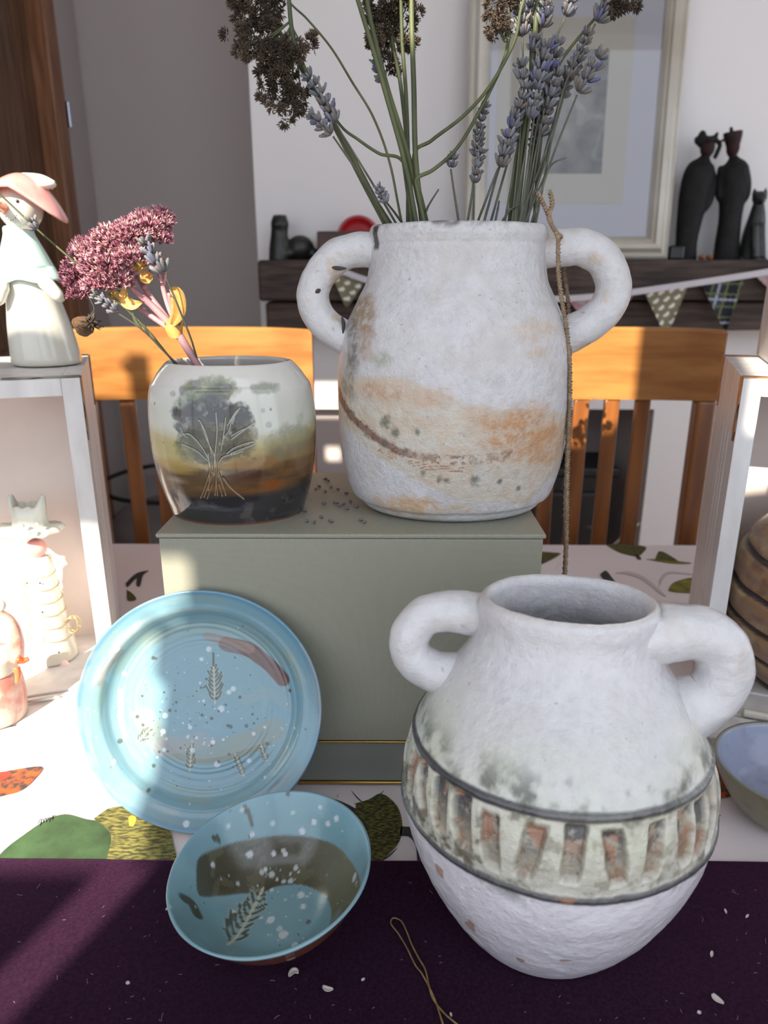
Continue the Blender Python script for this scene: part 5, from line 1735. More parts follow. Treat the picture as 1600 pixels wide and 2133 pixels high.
# white ceramic spoon handle lying on the right tray
p_ = on(1548, 1484, zcr + 0.019)
q_ = on(1640, 1500, zcr + 0.019)
t = thing('white_spoon', 'white ceramic spoon with only its handle in view, on right crate tray', 'spoon', (p_.x, p_.y, zcr + 0.0146))
add('spoon_handle', stube([p_, p_ * 0.66 + q_ * 0.34, q_], 0.004, 0.0036, 14, 16), m_por, t)
add('spoon_bowl', ball(q_ + (q_ - p_).normalized() * 0.018, (0.02, 0.014, 0.0045), 20, 12), m_por, t)

# ------------------------------------------------------------------ dried stems in the tall vase
m_stem = mat('green_stem', srgb(92, 98, 62), 0.6, c2=srgb(62, 70, 44), nscale=60, stretch=(1, 1, .3))
m_stem2 = mat('grey_green_stem', srgb(98, 100, 84), 0.6, c2=srgb(72, 72, 62), nscale=60)
m_yar = mat('dried_brown_flower', (1, 1, 1), 0.85, vcol=True)
m_lav = mat('dried_lavender', (1, 1, 1), 0.7, vcol=True)
rf = np.random.default_rng(99)
YV = 0.60


def spikes(c, n, rad, ln, wid, dirs=None, spread=1.0, up=None):
    """n little pointed bracts radiating from c"""
    VS, FS = [], []
    for i in range(n):
        dv = rf.normal(size=3)
        if dirs is not None:
            dv = dv * spread + np.array(dirs) * 1.1
        dv /= np.linalg.norm(dv)
        e1 = np.cross(dv, rf.normal(size=3))
        e1 /= np.linalg.norm(e1)
        e2 = np.cross(dv, e1)
        b = np.array(c) + dv * rad * rf.uniform(0.3, 1.0)
        L = ln * rf.uniform(0.7, 1.3)
        w = wid * rf.uniform(0.7, 1.2)
        o = len(VS) * 5
        VS.append(np.array([b - dv * L * .2, b + e1 * w + dv * L * .35, b - e1 * w * .5 + e2 * w * .87 + dv * L * .35, b - e1 * w * .5 - e2 * w * .87 + dv * L * .35, b + dv * L]))
        FS += [(o, o + 2, o + 1), (o, o + 3, o + 2), (o, o + 1, o + 3), (o + 1, o + 2, o + 4), (o + 2, o + 3, o + 4), (o + 3, o + 1, o + 4)]
    return np.concatenate(VS), FS


def yarrow_head(clusters, y, name='flower_head'):
    parts, cols = [], []
    for u, v, r in clusters:
        kk = 0.58 / FPX
        c = np.array(tuple(at(u, v, y + rf.normal() * 0.006)))
        for j in range(max(4, int(r / 2.6))):
            cc = c + rf.normal(size=3) * r * kk * 0.55
            V, F = spikes(cc, 80, 0.0042, 0.0027, 0.00055, dirs=(cc - c) / (np.linalg.norm(cc - c) + 1e-9), spread=0.75)
            parts.append((V, F))
            base = srgb(92, 77, 63) if rf.random() < 0.5 else srgb(70, 57, 46)
            cols.append(np.tile(base * rf.uniform(0.75, 1.25), (len(V), 1)))
    V, F = join(*parts)
    return (V, F), np.concatenate(cols)


def stem(name, label, cat, group, pts, y0, y1, r0, r1, m, zbase):
    """pts: photo points from the mouth up; runs down inside the vase to zbase"""
    ys = np.linspace(y0, y1, len(pts))
    W_ = [np.array(tuple(at(u, v, yy))) for (u, v), yy in zip(pts, ys)]
    dr = W_[0] - W_[1]
    dr /= np.linalg.norm(dr)
    bot = W_[0] + dr * min(0.14, (W_[0][2] - zbase) / max(0.3, -dr[2]))
    t = thing(name, label, cat, bot, group)
    C = catmull([bot] + W_, 10 * len(pts) + 6)
    add('stem', tube(C, np.linspace(r0, r1, len(C)), 7), m, t)
    return t, C


def bud(c, ax, L, w):
    e1 = np.cross(ax, (0.3, 0.9, 0.2))
    e1 /= np.linalg.norm(e1)
    e2 = np.cross(ax, e1)
    V = []
    for s, r in ((0, 0.35), (0.3, 0.95), (0.65, 1.0), (0.95, 0.65), (1.0, 0.2)):
        for k in range(6):
            a = k * math.pi / 3
            V.append(c + ax * L * s + w * r * (e1 * math.cos(a) + e2 * math.sin(a)) * (1.15 if k % 2 else 0.9))
    F = [(i * 6 + k, i * 6 + (k + 1) % 6, i * 6 + 6 + (k + 1) % 6, i * 6 + 6 + k) for i in range(4) for k in range(6)]
    F += [tuple(range(6))[::-1], tuple(range(24, 30))]
    return np.array(V), F


def lav_head(path, t, size=1.0, blue=0.15, name='flower_head', grey=0.5):
    size *= 1.12
    C = resample(catmull(path, 40), 60)
    L = np.linalg.norm(np.diff(C, axis=0), axis=1).sum()
    nw = max(2, int(L / (0.0042 * size)))
    parts, cols = [], []
    for i in range(nw):
        s = (i + 0.25) / nw
        k = int(s * 58)
        ax = C[k + 1] - C[k]
        ax /= np.linalg.norm(ax)
        e1 = np.cross(ax, (0.1, 0.9, 0.4))
        e1 /= np.linalg.norm(e1)
        e2 = np.cross(ax, e1)
        tap = 1.0 - 0.35 * s
        for j in range(12):
            a = j * 2 * math.pi / 12 + rf.uniform(-0.3, 0.3) + i * 0.5
            rd = e1 * math.cos(a) + e2 * math.sin(a)
            op = rf.uniform(0.3, 0.95)
            dv = ax * math.cos(op) + rd * math.sin(op)
            V, F = bud(C[k] + rd * 0.0011 * size, dv, 0.0058 * size * tap * rf.uniform(0.7, 1.2), 0.00095 * size * tap)
            parts.append((V, F))
            q = rf.random()
            cc = srgb(116, 117, 126) * rf.uniform(0.55, 1.15)
            if q < blue * 0.45:
                cc = srgb(94, 96, 132) * rf.uniform(0.8, 1.1)
            elif q < blue + 0.14:
                cc = srgb(116, 106, 100)
            elif q < blue + 0.4:
                cc = srgb(112, 112, 112)
            col = np.tile(cc, (len(V), 1))
            col[24:] = srgb(84, 76, 88) if rf.random() < 0.6 else srgb(124, 110, 98)
            cols.append(col)
    V, F = join(*parts)
    return add(name, (V, F), m_lav, t, col=np.concatenate(cols))


zin = zv + 0.02
GY = 'dried yarrow stems in the tall vase'
YST = [
    ('long yarrow stem leaning far left, brown flower clusters at top left corner', [(806, 474), (752, 372), (692, 255), (632, 150), (570, 45), (535, -25)], .605, .60, .0021,
     [(515, 20, 26), (545, 45, 24), (530, 82, 24), (560, 72, 22), (500, 10, 14), (545, 5, 26), (578, 12, 22)], [(582, 55), (560, 30), (545, 45)]),
    ('second yarrow stem leaning left, lower brown clusters hanging beside the lavender', [(812, 474), (770, 395), (708, 278), (655, 190), (612, 80), (600, -20)], .595, .585, .0022,
     [(520, 90, 20), (500, 90, 16), (560, 105, 24), (590, 110, 22), (615, 95, 18), (565, 145, 20), (590, 150, 18), (560, 175, 18), (605, 190, 16), (585, 200, 20), (580, 230, 18), (600, 225, 16), (630, 205, 12), (645, 95, 12), (575, 130, 22)], None),
    ('thin wiry yarrow stem crossing open wall toward upper left', [(838, 470), (812, 340), (778, 245), (733, 170), (690, 100), (640, 40), (600, 0)], .60, .60, .0010, None, None),
    ('straight yarrow stem left of the dark middle flower cluster', [(868, 470), (846, 350), (805, 200), (770, 80), (738, -25)], .59, .585, .0021, None, None),
    ('yarrow stem just right of it that crosses the dark cluster', [(884, 470), (852, 330), (806, 180), (776, 60), (760, -25)], .60, .595, .0022, None, None),
    ('yarrow stem carrying the dark brown cluster at top centre', [(862, 472), (848, 300), (835, 180), (818, 90), (812, 40)], .62, .625, .0019,
     [(790, 15, 24), (820, 20, 26), (845, 20, 22), (800, 45, 18), (850, 50, 16), (790, 70, 20), (815, 60, 20), (845, 85, 14), (780, 90, 14), (800, 125, 16), (812, 135, 12), (850, 100, 10), (775, 20, 14)], None),
    ('upright yarrow stem, tallest straight one near the vase centre', [(850, 472), (850, 330), (846, 200), (838, 90), (835, -20)], .61, .61, .0018, None, None),
    ('upright dark-green yarrow stem at the right of the left bunch', [(880, 472), (866, 330), (862, 180), (858, 60), (857, -25)], .595, .60, .0023, None, None),
    ('curved yarrow stem sweeping right to a small brown cluster above the frame', [(886, 474), (870, 400), (868, 372), (905, 352), (955, 305), (1005, 220), (1048, 130), (1062, 70)], .592, .60, .0017,
     [(1035, 10, 22), (1050, 35, 18), (1030, 40, 12), (1042, 60, 12), (1060, 15, 12)], None),
    ('second curved yarrow stem sweeping right below the lavender tops', [(892, 474), (862, 330), (900, 292), (965, 242), (1020, 180), (1070, 90), (1085, 20), (1100, -25)], .60, .59, .0015, None, None),
    ('yarrow side stem bending from the left bundle across to the centre', [(858, 470), (842, 342), (790, 320), (745, 290), (710, 262), (660, 190)], .60, .60, .0014, None, None),
    ('thick olive yarrow stem up the middle of the lavender bunch', [(1072, 470), (1083, 330), (1100, 220), (1112, 100), (1122, -25)], .60, .60, .0026, None, None),
    ('second thick olive yarrow stem in the lavender bunch, slightly left', [(1062, 470), (1075, 340), (1095, 240), (1108, 150), (1106, 60)], .605, .61, .0023, None, None),
    ('yarrow stem reaching upper right to a brown cluster at the frame corner', [(1112, 472), (1118, 380), (1140, 190), (1170, 125), (1225, 55), (1262, 15)], .61, .60, .0014,
     [(1290, 8, 18), (1308, 2, 16), (1288, 22, 12), (1275, 0, 12)], None),
]
for i_, row in enumerate(YST):
    # stems that leave the top of the frame carry their own heads a little higher
    lab, pts, y0, y1, r, heads, side = row
    if heads is None and pts[-1][1] <= 0:
        (ua, va), (ub, vb) = pts[-2], pts[-1]
        g_ = ub + (ub - ua) * 45.0 / max(20, va - vb)
        pts = pts + [(g_, -80)]
        heads = [(g_ + du, -80 + dv, rr_) for du, dv, rr_ in ((0, -12, 20), (-22, 0, 16), (20, -4, 16), (-8, -28, 16), (12, -26, 14))]
        YST[i_] = (lab, pts, y0, y1, r, heads, side)
for lab, pts, y0, y1, r, heads, side in YST:
    t, C = stem('dried_yarrow', lab, 'dried flower', GY, pts, y0, y1, r, r * 0.7, m_stem, zin)
    if heads:
        VF, cc = yarrow_head(heads, y1)
        add('flower_head', VF, m_yar, t, col=cc)
        root = C[-8]
        tw = []
        for u, v, rr_ in heads:
            e = np.array(tuple(at(u, v, y1)))
            b = C[np.argmin(np.linalg.norm(C - (e * 0.35 + C[-6] * 0.65), axis=1))]
            tw.append(stube([b, b * 0.45 + e * 0.55 + (0, 0, -0.004), e], 0.0007, 0.0005, 5, 8))
        add('flower_stalk', join(*tw), m_stem, t)

GL = 'dried lavender stems in the tall vase'
LAV = [
    ('tiny lavender bud stem standing alone left of the lavender bunch', [(957, 470), (946, 400), (939, 352)], [(939, 352), (943, 320)], .60, 1.0, .05),
    ('short grey lavender stem with plain spike, before the frame edge', [(986, 470), (988, 385)], [(988, 383), (995, 345), (1008, 306)], .595, 1.0, .02),
    ('lavender stem with short dark spike behind the thick mauve spike', [(1020, 470), (1060, 330), (1076, 280)], [(1078, 300), (1092, 250), (1100, 210)], .615, 1.1, .1),
    ('lavender stem with crumbling spike between the two olive stems, mid height', [(1068, 470), (1092, 330), (1104, 250)], [(1104, 250), (1112, 210), (1122, 170)], .585, 1.2, .15),
    ('lavender stem with full grey spike below the top edge, beside the print', [(1086, 470), (1120, 250), (1148, 130)], [(1146, 150), (1156, 110), (1164, 72)], .6, 1.35, .1),
    ('lavender stem with short spike right of the olive stems, near their middle', [(1080, 470), (1104, 360), (1120, 260)], [(1118, 262), (1126, 225), (1134, 190)], .615, 1.15, .1),
    ('lavender stem with small fading spike at the top edge, among the tallest', [(1076, 470), (1100, 240), (1118, 70)], [(1118, 72), (1122, 35), (1124, -10)], .615, 1.15, .08),
    ('lavender stem with loose spike crossing the left edge of grey print', [(1096, 470), (1140, 300), (1172, 190)], [(1168, 205), (1182, 165), (1196, 125)], .61, 1.1, .12),
    ('thin lavender stem with narrow pinkish spike in front of frame side', [(973, 470), (986, 385), (991, 330)], [(991, 328), (1000, 265), (1012, 210)], .605, .95, .04),
    ('leaning lavender stem with thick mauve spike, largest low in the bunch', [(992, 470), (1032, 365), (1042, 345)], [(1042, 350), (1055, 300), (1072, 250), (1092, 195), (1098, 165)], .585, 1.35, .2),
    ('lavender stem beside the thick mauve spike, small bud at its foot', [(1006, 470), (1040, 350), (1062, 300)], [(1062, 300), (1078, 245), (1090, 205)], .60, 1.1, .15),
    ('lavender stem whose spike meets the top edge, leftmost tall one', [(1070, 470), (1090, 230), (1088, 75)], [(1088, 78), (1084, 40), (1080, -10)], .60, 1.25, .1),
    ('lavender stem with spike and brown tips over the olive stems', [(1066, 470), (1082, 300), (1086, 170)], [(1087, 172), (1086, 145), (1083, 122)], .59, 1.25, .08),
    ('lavender stem with spike at top edge, next right', [(1078, 470), (1100, 250), (1106, 60)], [(1105, 58), (1107, 20), (1108, -20)], .605, 1.1, .12),
    ('lavender stem with full spike at top edge above the print', [(1084, 470), (1108, 280), (1130, 62)], [(1131, 60), (1136, 20), (1138, -20)], .60, 1.25, .1),
    ('lavender stem with loose spike under the tallest ones', [(1074, 470), (1098, 280), (1112, 120)], [(1106, 110), (1112, 92), (1118, 68)], .595, 1.1, .1),
    ('lavender stem with dense spike, blue flecks, before the print edge', [(1082, 470), (1105, 300), (1122, 172)], [(1119, 176), (1130, 130), (1146, 85)], .59, 1.45, .22),
    ('lavender stem with dense spike just right of the blue-flecked one', [(1088, 470), (1115, 320), (1138, 205)], [(1135, 230), (1150, 185), (1166, 140)], .60, 1.3, .16),
    ('lavender stem with lower brownish spike against the grey print', [(1090, 470), (1112, 350), (1128, 270)], [(1122, 285), (1138, 235), (1158, 180)], .605, 1.3, .12),
    ('lavender stem with thin dark spike low in the bunch', [(1095, 470), (1105, 380), (1112, 310)], [(1110, 330), (1118, 280), (1128, 245)], .61, 0.9, .05),
    ('lavender stem with long bent spike against the grey print', [(1092, 470), (1140, 320), (1184, 168)], [(1185, 166), (1205, 120), (1222, 75), (1228, 58)], .60, 1.15, .12),
    ('lavender stem with bushy bright-violet-tipped spike, farthest right', [(1105, 470), (1150, 330), (1202, 198)], [(1204, 196), (1222, 165), (1242, 130), (1260, 102)], .59, 1.45, .3),
    ('lavender stem with spike at the top edge over cream mount', [(1098, 470), (1150, 125), (1176, 38)], [(1177, 38), (1186, 15), (1194, -15)], .605, 1.3, .1),
    ('lavender stem with small blue spike at the upper right', [(1115, 470), (1170, 200), (1240, 50)], [(1243, 48), (1253, 30), (1258, 14)], .595, 1.3, .35),
    ('lavender spike hanging beside left yarrow stems, upper of the two', [(828, 470), (775, 380), (702, 262)], [(700, 258), (672, 205), (652, 170), (632, 148)], .58, 1.25, .12),
    ('lavender spike hanging beside left yarrow stems, lower of the two', [(820, 472), (760, 380), (694, 284)], [(692, 282), (676, 265), (660, 248), (640, 235)], .575, 1.15, .15),
    ('sparse lavender sprig with one bud close to vase mouth on left', [(842, 470), (820, 440), (804, 420)], [(806, 424), (795, 402), (784, 385)], .58, 0.8, .0),
    ('lavender stem with slim blue spike behind the centre yarrow stems', [(858, 472), (832, 300), (797, 172)], [(797, 174), (788, 145), (783, 118)], .61, 1.1, .2),
]
for lab, pts, hp_, y, sz, bl in LAV:
    t, C = stem('dried_lavender', lab, 'dried flower', GL, pts, 0.6, y, .0011, .0007, m_stem2, zin)
    lav_head([np.array(tuple(at(u, v, y))) for u, v in hp_], t, sz, bl)
# a few bare stalks and leaf slivers low in the bunch
for lab, pts in (('bare green stalk stub poking up beside the left bundle', [(876, 470), (892, 430), (914, 394)]), ('bare forked stalk low in front of the frame glass', [(1030, 470), (1036, 440), (1040, 418)]),
                 ('bare straight stalk rising in front of the thick olive stems', [(1050, 470), (1066, 380), (1078, 300)]), ('bare dark stalk just right of the thick olive stems', [(1084, 470), (1096, 380), (1104, 320)]), ('bare slender stalk crossing right toward the grey print', [(1078, 470), (1120, 360), (1160, 250)]),
                 ('bare thin stalk leaning right low in the bunch', [(1040, 470), (1060, 440), (1082, 425)]), ('thin stalk with narrow side leaves before the lower mount', [(1092, 470), (1120, 400), (1148, 345), (1180, 328)])):
    t, C = stem('dried_stalk', lab, 'dried stalk', 'bare stalks in the tall vase', pts, .6, .595, .0011, .0006, m_stem2, zin)

# ------------------------------------------------------------------ sedum and lavender in the tree vase
YS = 0.575
m_sst = mat('pink_sedum_stem', srgb(186, 140, 142), 0.5, c2=srgb(150, 100, 106), nscale=40, stretch=(1, 1, .3))
m_gl = mat('golden_dry_leaf', srgb(206, 164, 92), 0.5, c2=srgb(176, 124, 60), nscale=60)
A = lambda u, v, dy=0.0: np.array(tuple(at(u, v, YS + dy)))
t = thing('dried_sedum', 'dried sedum with big dusky pink flower head in the small tree vase', 'dried flower', A(430, 800))
add('stem', stube([A(432, 800), A(405, 750), A(368, 690)], 0.0030, 0.0034, 12), m_sst, t)
BR = [([(368, 690), (320, 640), (275, 600), (238, 568)], .0030, .0020), ([(366, 688), (330, 640), (300, 600), (285, 575)], .0026, .0018), ([(372, 684), (352, 640), (340, 600), (330, 560)], .0024, .0018),
      ([(364, 692), (310, 655), (260, 620), (205, 590)], .0024, .0016), ([(372, 690), (360, 650), (352, 610)], .0022, .0016), ([(275, 602), (268, 575), (265, 550)], .002, .0014), ([(300, 602), (310, 575), (322, 550)], .002, .0014),
      ([(250, 610), (220, 600), (190, 585)], .0016, .0012), ([(340, 600), (345, 570), (335, 530)], .0018, .0013)]
for i, (pts, a, b) in enumerate(BR):
    dy = (-0.008, 0.008, 0.0, 0.006, -0.006, -0.01, 0.012, 0.0, 0.0)[i]
    add('branch', stube([A(u, v, dy * j / (len(pts) - 1)) for j, (u, v) in enumerate(pts)], a, b, 9), m_sst, t)
m_sed = mat('sedum_bloom', (1, 1, 1), 0.75, vcol=True)


def sedum(cl, seed):
    g = np.random.default_rng(seed)
    VS, FS, CS = [], [], []
    o = 0
    kk = 0.575 * 0.98 / FPX
    for u, v, rx, rz, dy, dens in cl:
        c0 = A(u, v, dy)
        for i in range(dens):
            dv = g.normal(size=3)
            dv /= np.linalg.norm(dv)
            if dv[2] < -0.35:
                dv[2] *= -0.6
            p = c0 + dv * np.array((rx * kk, rx * kk * 0.9, rz * kk)) * g.uniform(0.8, 1.04)
            n = dv * 0.8 + np.array((-0.1, -0.2, 0.6)) * 0.7
            n /= np.linalg.norm(n)
            e1 = np.cross(n, g.normal(size=3))
            e1 /= np.linalg.norm(e1)
            e2 = np.cross(n, e1)
            L = 0.0030 * g.uniform(0.7, 1.2)
            base = srgb(182, 126, 138) * g.uniform(0.65, 1.3)
            if g.random() < 0.25:
                base = srgb(214, 178, 174)
            if g.random() < 0.2:
                base = srgb(128, 66, 88)
            for k in range(4):
                a = k * math.pi / 2 + g.uniform(-.3, .3)
                rd = e1 * math.cos(a) + e2 * math.sin(a)
                sd = np.cross(n, rd)
                tip = p + n * L + rd * L * g.uniform(0.3, 0.75)
                VS += [p + sd * 0.0004 - n * 0.001, p - sd * 0.0004 - n * 0.001, (p + tip) / 2 + sd * 0.00055, (p + tip) / 2 - sd * 0.00055, tip]
                FS += [(o, o + 1, o + 3, o + 2), (o + 2, o + 3, o + 4)]
                CS += [base * 0.7, base * 0.7, base, base, np.minimum(base * 1.25 + 0.03, 0.9)]
                o += 5
    return (np.array(VS), FS), np.array(CS)


for i, cl in enumerate(([(310, 478, 40, 34, -.004, 520), (335, 462, 26, 26, .004, 260), (330, 500, 24, 20, -.006, 200)],
                        [(240, 510, 46, 36, -.008, 620), (275, 495, 40, 34, -.010, 520), (215, 520, 32, 30, .004, 300), (275, 540, 34, 26, -.016, 320)],
                        [(225, 560, 50, 38, -.012, 620), (190, 545, 38, 40, .006, 420), (240, 590, 36, 28, -.012, 320), (205, 595, 30, 22, -.014, 220)],
                        [(165, 580, 34, 44, .012, 420), (180, 535, 34, 36, .020, 360), (165, 615, 22, 20, .008, 180), (200, 510, 26, 24, .018, 220)])):
    VF, cc = sedum(cl, 40 + i)
    add('flower_head', VF, m_sed, t, col=cc * (np.array([0.62, 0.5, 0.62]) if i == 3 else 1.0))  # last cluster, at the left, has its shade put into the colour


def leafm(pts, w, curl=0.3, n=(0, -1, 0.2)):
    C = catmull(pts, 14)
    T = np.gradient(C, axis=0)
    T /= np.linalg.norm(T, axis=1)[:, None]
    sd = np.cross(T, np.array(n))
    sd /= np.linalg.norm(sd, axis=1)[:, None]
    s = np.linspace(0, 1, 14)
    ww = w * np.sin(math.pi * np.clip(s * 0.92 + 0.06, 0, 1)) ** 0.7
    nn = np.cross(sd, T)
    rows = []
    for q in np.linspace(-1, 1, 7):
        rows.append(C + sd * (ww * q)[:, None] + nn * (curl * w * q * q))
    top = np.array(rows)
    bot = top[::-1] + nn * 0.0006
    return grid(np.concatenate([top, bot, top[:1]]))


for pts, w in (([(362, 678), (375, 650), (372, 615), (356, 602)], .0058), ([(262, 600), (262, 625), (278, 636), (298, 632)], .0045), ([(228, 610), (245, 618), (258, 616)], .0042), ([(300, 565), (308, 580), (312, 590)], .0050), ([(318, 540), (285, 560), (280, 550)], .004)):
    add('dry_leaf', leafm([A(u, v, -0.006) for u, v in pts], w, 0.6), m_gl, t)
# ragged golden bract round the fork
ring = []
for s, hh in ((0, 704), (0.5, 690), (1, 668)):
    rg = []
    for a in np.linspace(0, 2 * math.pi, 24, endpoint=False):
        rr_ = 0.0052 + 0.0030 * s
        c_ = A(366 - 6 * s, hh)
        rg.append(c_ + np.array((rr_ * math.cos(a), rr_ * 0.8 * math.sin(a), (0.004 * math.sin(4 * a + 1) * s))))
    ring.append(rg)
inner_ = [[p * 1.0 + (np.array((0, 0, 0.0))) for p in rg] for rg in ring[::-1]]
cen = [np.mean(rg, axis=0) for rg in ring[::-1]]
inner_ = [[c_ + (p - c_) * 0.86 for p in rg] for rg, c_ in zip(ring[::-1], cen)]
add('bract', grid(np.array(ring + inner_), True), m_gl, t)
zin2 = zt_ + 0.02
GL2 = 'lavender stems in the tree vase'
for lab, pts, hp_, y, sz, bl in (('lavender stem crossing in front of the sedum with thick blue-tipped spike', [(412, 752), (398, 706), (372, 640), (344, 572)], [(343, 572), (325, 545), (310, 520), (296, 490)], .555, 1.45, .25),
                                 ('long lavender stem slanting up left past the snow figure', [(360, 752), (300, 680), (180, 568), (80, 480), (0, 405), (-30, 380)], [(78, 480), (70, 468), (66, 452)], .545, 1.0, .05),
                                 ('lavender stem with pale spike curving under the sedum', [(364, 754), (300, 690), (245, 652)], [(246, 652), (222, 632), (204, 620), (188, 610)], .55, 1.05, .0)):
    ys_ = np.linspace(0.575, y, len(pts))
    t, C = stem('dried_lavender', lab, 'dried flower', GL2, pts, 0.575, y, .0009, .0007, m_stem if 'long' in lab else m_stem2, zin2)
    lav_head([np.array(tuple(at(u, v, y))) for u, v in hp_], t, sz, bl)
    if 'long' in lab:
        add('dry_leaf', leafm([np.array(tuple(at(u, v, y))) for u, v in ((74, 474), (58, 475), (40, 474))], .0014, .2), m_stem2, t)
    if 'pale' in lab:
        for q_ in (((300, 690), (282, 668), (276, 650)), ((312, 700), (302, 682), (296, 674))):
            add('dry_leaf', leafm([np.array(tuple(at(u, v, y))) for u, v in q_], .0010, .2), m_stem, t)
yb = 0.555
B_ = lambda u, v: np.array(tuple(at(u, v, yb)))
t = thing('dried_bud', 'shrivelled brown flower bud dangling below the sedum on a thread', 'dried flower', B_(178, 690))
rb = []
for s in np.linspace(0.05, 1, 8):
    rb.append([B_(172, 678) + np.array((0.0085 * s * math.cos(a) * (1 + .15 * math.sin(5 * a)), -0.006 + 0.008 * s ** 2 + 0.001 * math.sin(7 * a), 0.0075 * s * math.sin(a) * (1 + .15 * math.sin(3 * a)))) for a in np.linspace(0, 2 * math.pi, 22, endpoint=False)])
rb += [[p + (0, 0.0008, 0) for p in r_] for r_ in rb[::-1]]
V, F = grid(np.array(rb), True)
add('petals', (V, F), mat('brown_petal', srgb(112, 84, 58), 0.7, c2=srgb(70, 48, 32), nscale=120), t)
VS, FS = spikes(B_(190, 674), 50, 0.004, 0.006, 0.0012)
add('sepals', (VS, FS), mat('dark_sepal', srgb(74, 62, 52), 0.7), t)
add('thread', stube([B_(182, 664), B_(196, 645), B_(190, 628), B_(182, 612)], 0.00025, None, 5), m_stem2, t)

# ------------------------------------------------------------------ twine, thread, crumbs
m_tw = mat('jute_twine', srgb(158, 136, 112), 0.9, c2=srgb(126, 106, 86), nscale=300, bump=0.6, bscale=900, bdist=0.0008)
t = thing('twine_loop', 'loop of natural jute twine knotted over the right handle of the white vase', 'twine', tuple(at(1160, 489, 0.585)))


def twist(pts, y, r, turns):
    P_ = np.array([tuple(at(u, v, yy)) for (u, v), yy in zip(pts, np.broadcast_to(y, (len(pts),)))])
    C = resample(catmull(P_, 200), 240)
    L = np.linalg.norm(np.diff(C, axis=0), axis=1).sum()
    out = []
    for ph in (0, math.pi):
        s = np.linspace(0, 1, 240)
        a = s * L * turns * 2 * math.pi + ph
        out.append(tube(C + np.stack([r * .55 * np.cos(a), r * .55 * np.sin(a), 0.4 * r * np.sin(a * 1.0)], 1), r * .62, 7))
    return join(*out), C


yt0 = 0.584
fuz = []
for pts, yy in (([(1164, 492), (1163, 530), (1164, 570), (1170, 620), (1180, 680), (1187, 760), (1187, 860), (1183, 960), (1181, 1060), (1180, 1130), (1177, 1215), (1176, 1300)], [.580, .573, .573, .574, .574, .571, .571, .572, .572, .572, .572, .572]),
                ([(1168, 492), (1172, 530), (1177, 575), (1184, 630), (1188, 700), (1186, 760), (1184, 860), (1181, 960), (1178, 1060), (1179, 1130), (1175, 1215), (1174, 1300)], [.586, .63, .626, .622, .60, .576, .575, .575, .575, .575, .575, .575])):
    VF, C = twist(pts, yy, 0.0019, 220)
    add('twine_strand', VF, m_tw, t)
    for i in range(70):
        p = C[rf.integers(20, 235)]
        dv = rf.normal(size=3) * (1, .6, 1)
        fuz.append(stube([p, p + dv * 0.0022, p + dv * 0.0026 + rf.normal(size=3) * 0.0018], 0.00008, 0.00006, 3, 5))
for pts, nm in (([(1163, 492), (1150, 470), (1142, 448), (1132, 425), (1120, 402)], 'a'), ([(1163, 490), (1146, 462), (1144, 445), (1150, 425), (1146, 400)], 'b')):
    VF, C = twist(pts, .582, 0.0017, 220)
    add('twine_end', VF, m_tw, t)
    e = C[-1]
    for i in range(14):
        fuz.append(stube([e, e + np.array((rf.normal() * .0016, 0, rf.uniform(0, .003)))], 0.00012, 0.00006, 3, 4))
add('knot', join(*[ball(at(1162 + du, 488 + dv, .580), (.0021, .0019, .0017), 12, 8) for du, dv in ((-3, -2), (3, 2), (0, 5))]), m_tw, t)
fz = add('fibres', join(*fuz), m_tw, t)
fz['kind'] = 'stuff'
m_gt = mat('gold_thread', srgb(150, 122, 76), 0.4, c2=srgb(110, 88, 52), nscale=200)
G_ = lambda u, v: tuple(on(u, v, ZV + 0.0008))
C = catmull([G_(u, v) for u, v in ((925, 2140), (905, 2080), (880, 2030), (865, 2010), (848, 1975), (830, 1945), (818, 1930), (814, 1920), (820, 1912), (835, 1918), (845, 1935), (858, 1968), (872, 1995), (886, 2020), (893, 2050), (902, 2080), (925, 2110), (955, 2136))], 160)
add('thread_loop', tube(C, 0.0005, 7), m_gt, loc=G_(870, 2010), label='thin golden thread loop lying on the velvet between bowl and urn', cat='thread')

# lavender crumbs on the sage box
m_crumb = mat('lavender_crumb', srgb(118, 112, 116), 0.8, c2=srgb(84, 78, 84), nscale=400)
proto = {}
CR = [(678, 1000), (684, 1004), (665, 1016), (690, 1018), (704, 1022), (678, 1026), (658, 1022), (640, 1030), (722, 1030), (675, 1052), (700, 1050), (716, 1052), (730, 1048), (628, 1060), (634, 1066), (669, 1080), (640, 1088), (655, 1090), (690, 1088), (722, 1062), (742, 1058), (752, 1086), (760, 1090), (708, 1056)]
for i, (u, v) in enumerate(CR):
    p = on(u, v, ZB)
    L = rf.uniform(0.0030, 0.0060)
    dv = np.array((rf.normal(), rf.normal(), 0))
    dv /= np.linalg.norm(dv)
    V, F = bud(np.array((p.x, p.y, ZB + 0.0009)) - dv * L / 2, dv, L, 0.0012)
    V[:, 2] += ZB + 0.0001 - V[:, 2].min()
    add('lavender_crumb', (V, F), m_crumb, loc=(p.x, p.y, ZB), label='grey fallen lavender crumb on top of the sage box between the vases', cat='crumb', group='lavender crumbs on the box')
m_pet = mat('pale_petal', srgb(196, 186, 180), 0.8)
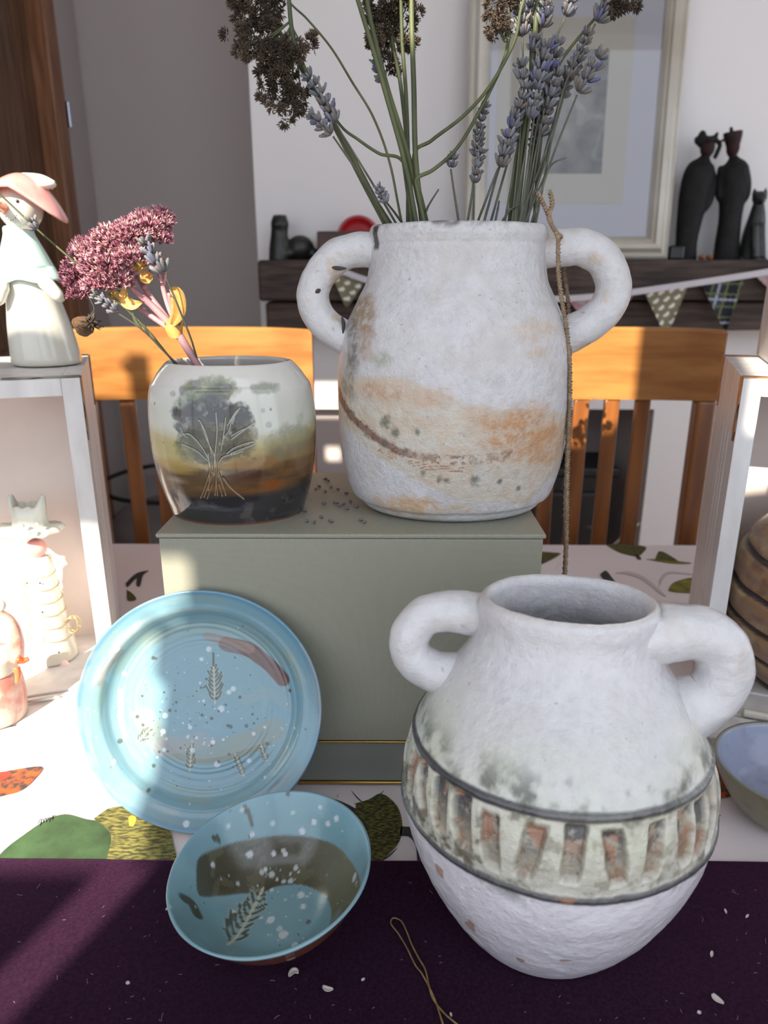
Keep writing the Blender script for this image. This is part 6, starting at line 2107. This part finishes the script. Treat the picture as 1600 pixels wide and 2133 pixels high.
for lab, pts, w in (('pale curled petal touching left side of the aqua bowl', [(345, 1894), (356, 1890), (368, 1888)], .0014), ('pale forked petal on velvet just below the bowl', [(602, 2033), (612, 2022), (622, 2026)], .0020),
                    ('pale petal on velvet near the bottom, right of forked petal', [(672, 2054), (682, 2060), (694, 2060)], .0016), ('largest pale petal on velvet at lower right', [(1484, 2070), (1492, 2080), (1508, 2090)], .0020),
                    ('small straw bit on velvet right of the urn, upper', [(1510, 1892), (1514, 1902)], .0008), ('small curved straw bit on velvet right of the urn, lower', [(1482, 1992), (1484, 1980)], .0010),
                    ('straw fleck on velvet at the far right', [(1554, 1910), (1560, 1904)], .0007), ('brownish fleck on velvet at bottom right', [(1453, 2108), (1461, 2108)], .0010),
                    ('white fleck on velvet at lower left', [(262, 2046), (270, 2047)], .0010), ('tiny pale fleck on the velvet beside the gold thread', [(753, 2041), (760, 2037)], .0007),
                    ('tiny fleck on velvet below the gold thread end', [(938, 2108), (941, 2116)], .0006), ('dark seed scrap on cloth at the right side of bowl', [(702, 1655), (704, 1660)], .0008)):
    zz = CZ + 0.002 if 'cloth' in lab else ZV + 0.0012
    P_ = [np.array(tuple(on(u, v, zz))) for u, v in pts]
    V, F = leafm(P_, w, 0.5, (0, 0, 1))
    V[:, 2] += zz - 0.001 - V[:, 2].min()
    add('petal_scrap', (V, F), m_pet, loc=(P_[0][0], P_[0][1], zz - 0.001), label=lab, cat='petal')
# loose lint on the velvet
lint = []
for i in range(110):
    u, v = rf.uniform(-20, 1600), rf.uniform(1830, 2133)
    p = np.array(tuple(on(u, v, ZV + 0.0006)))
    dv = np.array((rf.normal(), rf.normal(), 0)) * rf.uniform(0.0003, 0.0012)
    lint.append(stube([p, p + dv + (0, 0, .0003), p + dv * 1.6 + np.array((rf.normal(), rf.normal(), 0)) * .0006], 0.00008, 0.00006, 3, 4))
add('lint', join(*lint), m_pet, loc=(0, 0.25, ZV), label='scattered pale lint fibres over the plum velvet runner', cat='lint', kind='stuff')
bpy.context.view_layer.update()
